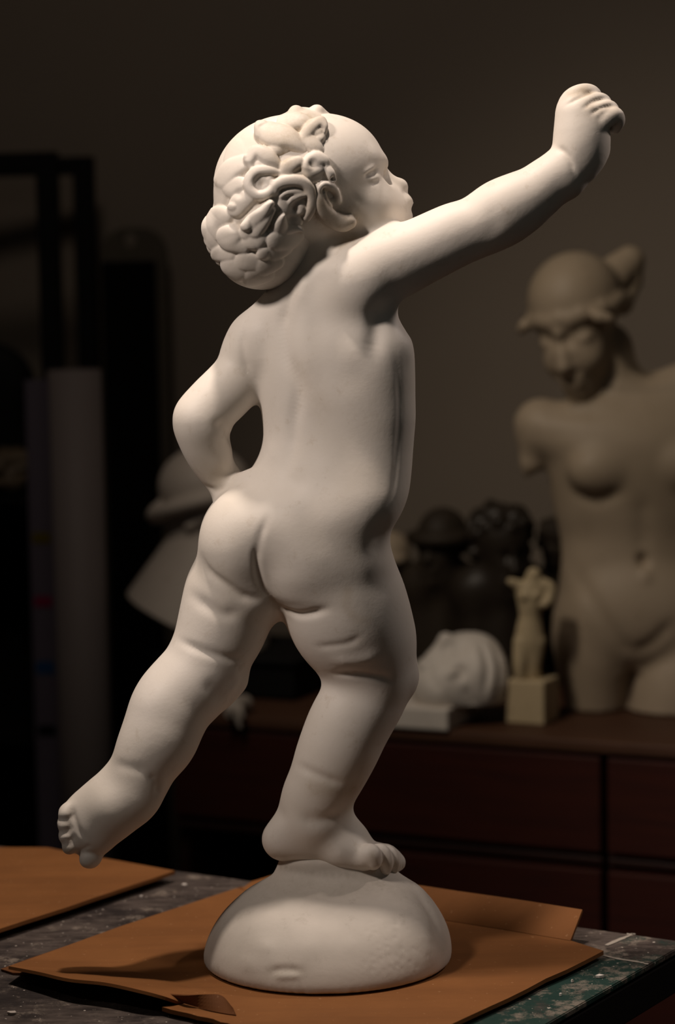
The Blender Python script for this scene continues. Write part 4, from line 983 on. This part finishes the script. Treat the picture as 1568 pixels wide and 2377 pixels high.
# --- dark bronze heads behind
def head(name, x, ytop, w, hgt, Yc, mat, label, face=(-0.3, -1, 0), brim=False, locks=0, zb=None, tilt=0.0, shoulders=True):
    s_ = S(Yc); fl = fld(x-w*1.2, ytop-40, x+w*1.2, ytop+hgt+220, Yc, w*1.0*s_, 0.003)
    A = axes(face, (0, 0, 1)); c = P(x, ytop+w*0.5, Yc)
    def g(f, l, u): return c+A[0]*f*w*s_+A[1]*l*w*s_+A[2]*u*w*s_
    fl.ell(g(-0.04, 0, 0.02), (0.52*w*s_, 0.45*w*s_, 0.5*w*s_), A, k=0.006); fl.ell(g(0.16, 0, -0.36), (0.34*w*s_, 0.33*w*s_, 0.48*w*s_), A, k=0.014)
    fl.cap(g(0.44, 0, -0.14), g(0.54, 0, -0.38), 0.05*w*s_, 0.085*w*s_, k=0.008); fl.ball(g(0.36, 0, -0.76), 0.13*w*s_, k=0.012)
    for sd in (-1, 1):
        fl.ell(g(0.48, sd*0.16, -0.17), (0.1*w*s_, 0.11*w*s_, 0.07*w*s_), A, k=0.008, op='-'); fl.ball(g(0.36, sd*0.16, -0.19), 0.07*w*s_, k=0.004); fl.ball(g(-0.02, sd*0.45, -0.22), 0.1*w*s_, k=0.008)
    fl.cap(g(0.46, -0.1, -0.54), g(0.46, 0.1, -0.54), 0.05*w*s_, k=0.006); fl.cap(g(0.45, -0.09, -0.62), g(0.45, 0.09, -0.62), 0.05*w*s_, k=0.006)
    if brim:
        ring = [g(0.56*math.cos(a), 0.53*math.sin(a), -0.02) for a in np.linspace(0, 2*PI, 28)]
        fl.caps([(ring[i], ring[i+1], 0.12*w*s_, 0.12*w*s_) for i in range(27)], k=0.01)
    for i in range(locks):
        a = rng.uniform(-PI, PI); u = rng.uniform(0.0, 0.45); rr = math.sqrt(max(0.05, 1-(u/0.5)**2*0.95))
        if abs(a) < 0.9 and u < 0.12: continue
        fl.ball(g(0.52*rr*math.cos(a)-0.04, 0.46*rr*math.sin(a), u), rng.uniform(0.06, 0.11)*w*s_, k=0.005)
    zz = CT if zb is None else zb
    nb = P(x, ytop+hgt, Yc); fl.cap(g(-0.06, 0, -0.6), (nb[0], nb[1]+0.0, nb[2]+0.02), 0.26*w*s_, 0.34*w*s_, k=0.014)
    if shoulders: fl.cap((nb[0]-0.42*w*s_, nb[1]+0.01, nb[2]), (nb[0]+0.42*w*s_, nb[1]+0.01, nb[2]), 0.36*w*s_, k=0.03); fl.cap((nb[0]-0.36*w*s_, nb[1]+0.01, nb[2]), (nb[0]-0.3*w*s_, nb[1]+.01, zz-0.02), 0.36*w*s_, k=0.02); fl.cap((nb[0]+0.36*w*s_, nb[1]+0.01, nb[2]), (nb[0]+0.3*w*s_, nb[1]+.01, zz-0.02), 0.36*w*s_, k=0.02)
    fl.cap((nb[0], nb[1], nb[2]), (nb[0], nb[1], zz-0.02), 0.30*w*s_, 0.40*w*s_, k=0.01)
    fl.zcut(zz+0.0005)
    return thing(name, fl, mat, label, 'bust')
def backY(x, back):                         # distance of the plane `back` behind the cabinet front
    d = ray(x, 1500); t = ((CO+EY*back-CAM)@EY)/(d@EY); return (CAM+d*t)[1]
head('capped_bronze_bust', 1026, 1180, 128, 180, backY(1020, 0.36), MAT['bronze'], 'dark bronze bust wearing a round brimmed cap, left of the curly bronze head', (-0.5, -0.8, 0), brim=True)
head('curly_bronze_bust', 1164, 1172, 152, 200, backY(1160, 0.32), MAT['bronze2'], 'dark glossy bronze head with thick curly hair, above the small figurine', (0.35, -0.9, -0.15), locks=70)
head('dark_bust', 1290, 1200, 88, 170, backY(1290, 0.42), MAT['bronze'], 'narrow dark bust half hidden behind the large tan torso', (-0.2, -1, 0), locks=30)
Yt = backY(905, 0.40); head('brown_bust', 906, 1236, 96, 190, Yt, simple('brown_clay', (0.05, 0.032, 0.02), (0.03, 0.02, 0.013), 20, 0.6), 'brown clay bust with a tan cap, directly behind the waist of the cherub', (-0.3, -1, 0))
sT = S(Yt); ft = fld(830, 1200, 990, 1340, Yt, 0.09, 0.0026)
ft.ell(P(904, 1278, Yt), (50*sT, 54*sT, 46*sT), k=0.004); ft.ell(P(908, 1296, Yt-10*sT), (44*sT, 56*sT, 22*sT), k=0.006); ft.ell(P(896, 1330, Yt+6*sT), (58*sT, 60*sT, 36*sT), k=0.006, op='-')
V, Qd = ft.mesh(2); o_ = build('cap', V, Qd, MAT['tan']); world_child(o_, bpy.data.objects['brown_bust']); o_['label'] = 'tan plaster cap'

# --- black stand and the pale helmeted bust on it
YB = backY(500, 0.22); sb = S(YB)
zb = P(560, 1500, YB)[2]
st = empty('black_stand', (P(590, 1500, YB)[0], YB, CT), -CA); tag(st, 'low black box stand on the cabinet, carrying the pale helmeted bust', 'stand')
box('body', (0, 0, (zb-CT)/2), (350*sb, 0.22, zb-CT-0.006), MAT['black'], st, 0.004)
box('top_board', (0, 0, zb-CT-0.004), (362*sb, 0.235, 0.007), MAT['black'], st, 0.002)
fp = fld(230, 1000, 760, 1560, YB, 0.16, 0.0028)
def B(x, y, e=0): return P(x, y, YB+e*sb)
fp.ell(B(476, 1128, 0), (108*sb, 112*sb, 92*sb), k=0.006)
ring = [B(474+112*math.cos(a)-6, 1172-26*math.cos(a)+10*math.sin(a), 116*math.sin(a)) for a in np.linspace(0, 2*PI, 40)]
fp.caps([(ring[i], ring[i+1], 17*sb, 17*sb) for i in range(39)], k=0.008)
fp.ball(B(376, 1186, -20), 24*sb, k=0.012)
limb(fp, [(404, 1190, 548, 1180, 0), (392, 1225, 560, 1220, 0), (382, 1268, 574, 1280, 0), (348, 1335, 596, 1350, 0), (306, 1400, 612, 1420, 0), (262, 1470, 622, 1490, 0), (220, 1540, 630, 1560, 0)], YB, k=0.014)
fp.cap(B(440, 1222, -86), B(470, 1206, -92), 12*sb, 10*sb, k=0.01)
_n = nrm((-0.425, 0.0, -0.905)); _p = B(312, 1386)
fp.F = np.maximum(fp.F, (fp.ax[0]-_p[0])[:, None, None]*_n[0]+(fp.ax[2]-_p[2])[None, None, :]*_n[2])
fp.zcut(zb+0.0005)
thing('helmeted_bust', fp, MAT['pale'], 'pale plaster bust with a rolled helmet brim, behind the bent arm of the cherub', 'bust')
# --- plaster hand hanging over the cabinet edge
uH, _z = cab(540, 1660); YH = P(540, 1660, 3.6)[1]
d_ = ray(540, 1650); t_ = ((CO-EY*0.012-CAM)@EY)/(d_@EY); YH = (CAM+d_*t_)[1]; sh_ = S(YH)
fh_ = fld(470, 1580, 620, 1720, YH, 0.08, 0.0014)
zt = CT
tube(fh_, [(566, 1634, 60, 22), (548, 1634, 24, 20), (536, 1636, 2, 15)], YH, k=0.004)
for pts in ([(540, 1636, 6, 9), (532, 1642, -10, 9), (528, 1652, -14, 8), (530, 1664, -14, 6)], [(546, 1636, 4, 9), (545, 1644, -12, 9), (550, 1664, -14, 8), (558, 1688, -14, 5)], [(556, 1638, 4, 9), (558, 1648, -12, 8), (564, 1664, -14, 6)]):
    tube(fh_, pts, YH, k=0.002)
thing('plaster_hand', fh_, MAT['pale'], 'small plaster hand with fingers drooping over the cabinet edge below the black stand', 'hand')

# --- paper roll, hole-topped board, rack on the left
def cyl(name, c, r, z0, z1, mat, parent, n=48, r2=None, hollow=0.0):
    bm = bmesh.new(); r2 = r2 or r
    A = [(math.cos(i/n*2*PI), math.sin(i/n*2*PI)) for i in range(n)]
    rings = [[bm.verts.new((c[0]+a*q, c[1]+b*q, z)) for a, b in A] for q, z in ((r, z0), (r2, z1), (r2*hollow, z1), (r*hollow, z0))] if hollow else [[bm.verts.new((c[0]+a*q, c[1]+b*q, z)) for a, b in A] for q, z in ((r, z0), (r2, z1))]
    for k in range(len(rings) if hollow else 1):
        X, Y = rings[k], rings[(k+1) % len(rings)]
        for i in range(n): j = (i+1) % n; bm.faces.new((X[i], X[j], Y[j], Y[i]))
    if not hollow: bm.faces.new(rings[0][::-1]); bm.faces.new(rings[1])
    bmesh.ops.recalc_face_normals(bm, faces=bm.faces)
    o = bm_obj(name, bm, mat, parent, True); return o
YR = backY(188, 0.18); sr = S(YR)
pr = P(188, 1400, YR); zr = P(188, 858, YR)[2]
roll = empty('paper_roll', (pr[0], pr[1], 0)); tag(roll, 'tall grey roll of paper with a printed colour strip along its loose edge', 'paper roll')
cyl('roll', (0, 0), 62*sr, 0.0005, zr, MAT['paper'], roll, hollow=0.55)
# loose outer sheet curling away on the left, with ink patches
bm = bmesh.new(); zl = P(100, 880, YR)[2]; pl_ = []
for i in range(9):
    t = i/8; pl_.append(((-56-56*t)*sr, (-30+22*math.sin(t*2.2)-14*t)*sr))
g = [[bm.verts.new((x, y, z)) for x, y in pl_] for z in (0.0005, zl)]
for i in range(8): bm.faces.new((g[0][i], g[0][i+1], g[1][i+1], g[1][i]))
sheet_o = bm_obj('loose_sheet', bm, MAT['paper2'], roll, True)
for nm, y, hh in (('yellow', 1246, 12), ('magenta', 1393, 12), ('blue', 1546, 14), ('black', 1692, 12)):
    bm = bmesh.new(); z0, z1 = P(100, y+hh, YR)[2], P(100, y-hh, YR)[2]
    g = [[bm.verts.new((x-0.0005, y_-0.0012, z)) for x, y_ in pl_[1:8]] for z in (z0, z1)]
    for i in range(6): bm.faces.new((g[0][i], g[0][i+1], g[1][i+1], g[1][i]))
    w = bm_obj('ink_patch', bm, MAT['ink_'+nm], sheet_o, True); w['label'] = nm+' ink patch'
# board with a rounded top and a hanging hole, black panel on its face
YW = backY(326, 0.585); sw = S(YW)
pb = P(326, 1200, YW); zt_ = P(326, 528, YW)[2]
bd = empty('hanging_board', (pb[0], pb[1], 0), -CA*0.4); tag(bd, 'tall grey board with rounded top, hanging hole and black panel, leaning behind the paper roll', 'board')
bm = bmesh.new(); hw = 77*sw; rc = 62*sw
out = [(-hw, 0.0005), (hw, 0.0005)]
out += [(hw-rc+rc*math.cos(a), zt_-rc+rc*math.sin(a)) for a in np.linspace(0, PI/2, 10)]+[(-hw+rc+rc*math.cos(a), zt_-rc+rc*math.sin(a)) for a in np.linspace(PI/2, PI, 10)]
hz = P(318, 557, YW)[2]; hr_ = 16*sw; hx = -9*sw
hole = [(hx+hr_*math.cos(a), hz+hr_*math.sin(a)) for a in np.linspace(0, 2*PI, 24, endpoint=False)]
ov = [bm.verts.new((x, 0, z)) for x, z in out]; hv = [bm.verts.new((x, 0, z)) for x, z in hole]
oe = [bm.edges.new((ov[i], ov[(i+1) % len(ov)])) for i in range(len(ov))]; he = [bm.edges.new((hv[i], hv[(i+1) % len(hv)])) for i in range(len(hv))]
bmesh.ops.triangle_fill(bm, use_beauty=True, edges=oe+he)
r = bmesh.ops.extrude_face_region(bm, geom=list(bm.faces)); bmesh.ops.translate(bm, vec=(0, 0.012, 0), verts=[v for v in r['geom'] if isinstance(v, bmesh.types.BMVert)])
bmesh.ops.recalc_face_normals(bm, faces=bm.faces)
bm_obj('board', bm, MAT['board'], bd)
zp = P(326, 606, YW)[2]
box('black_panel', (-10*sw, -0.006, zp/2), (126*sw, 0.010, zp), MAT['blackpanel'], bd, 0.002)
# dark rack on the far left
YK = backY(128, 0.34); sk = S(YK)
def K(x, y): return P(x, y, YK)
rk = empty('shelf_rack', (K(128, 1000)[0], YK, 0), -CA*0.5); tag(rk, 'black metal shelf rack at the left edge, holding a carved stone fragment', 'rack')
zt = K(128, 352)[2]; w = 46*sk; L_ = 0.34
for dx, dy in ((0, 0), (-L_, 0), (0, 0.20), (-L_, 0.20)): box('post', (dx, dy, zt/2), (w, w*0.8, zt), MAT['black'], rk, 0.002)
for dy in (0, 0.20): box('top_rail', (-L_/2, dy, zt-0.016), (L_-w, w*0.7, 0.032), MAT['black'], rk, 0.002)
zs = K(40, 1150)[2]
for z in (zs, zs-0.42, 0.12): box('shelf', (-L_/2-0.01, 0.10, z-0.010), (L_-w*0.2, 0.235, 0.018), MAT['black'], rk, 0.002)
box('back_panel', (-L_/2, 0.215, zs/2-0.01), (L_, 0.006, zs-0.04), MAT['black'], rk, 0)
YQ = YK+0.035; sq = S(YQ)
fq = fld(-120, 1020, 110, 1170, YQ, 0.07, 0.0024)
for a in ((-40, 1110, 0, 44), (10, 1095, -8, 46), (50, 1082, -6, 34), (68, 1072, 0, 24), (40, 1056, 4, 18), (10, 1058, 6, 20), (30, 1120, -20, 26), (-70, 1100, 0, 34)): fq.ball(P(a[0], a[1], YQ+a[2]*sq), a[3]*sq, k=0.008)
fq.cap(P(20, 1085, YQ-46*sq), P(56, 1075, YQ-36*sq), 12*sq, 9*sq, k=0.008, op='-'); fq.cap(P(-10, 1110, YQ-46*sq), P(24, 1102, YQ-52*sq), 10*sq, 8*sq, k=0.008, op='-'); fq.cap(P(40, 1104, YQ-40*sq), P(66, 1096, YQ-26*sq), 8*sq, k=0.006, op='-')
fq.zcut(zs+0.0005)
thing('stone_fragment', fq, MAT['stone'], 'brown carved stone fragment on the dark shelf at the left edge', 'stone')
fz = fld(-140, 770, 110, 1170, (YK+0.155), 0.06, 0.0035); s3 = S((YK+0.155))
fz.ell(P(-20, 905, (YK+0.155)), (104*s3, 0.032, 108*s3), k=0.004)
fz.ell(P(-20, 1040, (YK+0.155)), (100*s3, 0.032, 140*s3), k=0.02)
fz.zcut(zs+0.0005)
thing('domed_case', fz, MAT['black'], 'black dome-shaped case on the rack behind the stone fragment', 'case')
# ------------------------------------------------------------------ light
wd = bpy.data.worlds.new('world'); scn.world = wd; wd.use_nodes = True
wd.node_tree.nodes['Background'].inputs[0].default_value = (0.9, 0.8, 0.7, 1); wd.node_tree.nodes['Background'].inputs[1].default_value = 0.01
def lamp(name, loc, target, power, size, col, kind='AREA', spread=None, blend=0.5):
    l = bpy.data.lights.new(name, kind); o = bpy.data.objects.new(name, l); COL.objects.link(o)
    l.energy = power; l.color = col
    if kind == 'AREA':
        l.shape = 'DISK'; l.size = size
        if spread: l.spread = math.radians(spread)
    else:
        l.shadow_soft_size = size; l.spot_size = math.radians(spread); l.spot_blend = blend
    o.location = loc; o.rotation_euler = (Vector(target)-Vector(loc)).to_track_quat('-Z', 'Y').to_euler()
    return o
lamp('ceiling_spot_left', (-1.25, 1.25, 2.65), (0.02, 2.2, 1.40), 122, 0.14, (1.0, 0.86, 0.77), 'SPOT', 32, 1.0)
lamp('ceiling_spot_top', (-0.20, 2.11, 3.05), (0.0, 2.2, 1.1), 104, 0.05, (1.0, 0.85, 0.74), 'SPOT', 44, 0.6)
lamp('ceiling_spot_back', (1.5, 2.75, 2.45), (0.1, 2.2, 1.05), 34, 0.07, (1.0, 0.84, 0.76), 'SPOT', 34, 0.5)
lamp('added_fill_right', (1.3, 0.3, 2.4), (0.2, 2.2, 1.2), 3.2, 0.8, (0.92, 0.97, 0.92))  # soft fill added to lift the neck and right side, not a fixture
lamp('cabinet_spot', (-0.75, 2.05, 2.85), (0.55, 3.55, 0.98), 58, 0.14, (1.0, 0.86, 0.70), 'SPOT', 46, 1.0)
lamp('added_fill_background', (-0.4, 2.3, 3.12), (-0.2, 3.6, 1.0), 5.4, 0.5, (1.0, 0.84, 0.70))  # weak broad light added to lift the dark background, not a fixture
scn.view_settings.view_transform = 'Standard'
scn.view_settings.look = 'None'
scn.view_settings.exposure = 0.0
scn.cycles.max_bounces = 5
scn.cycles.adaptive_threshold = 0.02
try: scn.cycles.use_denoising = True
except Exception: pass
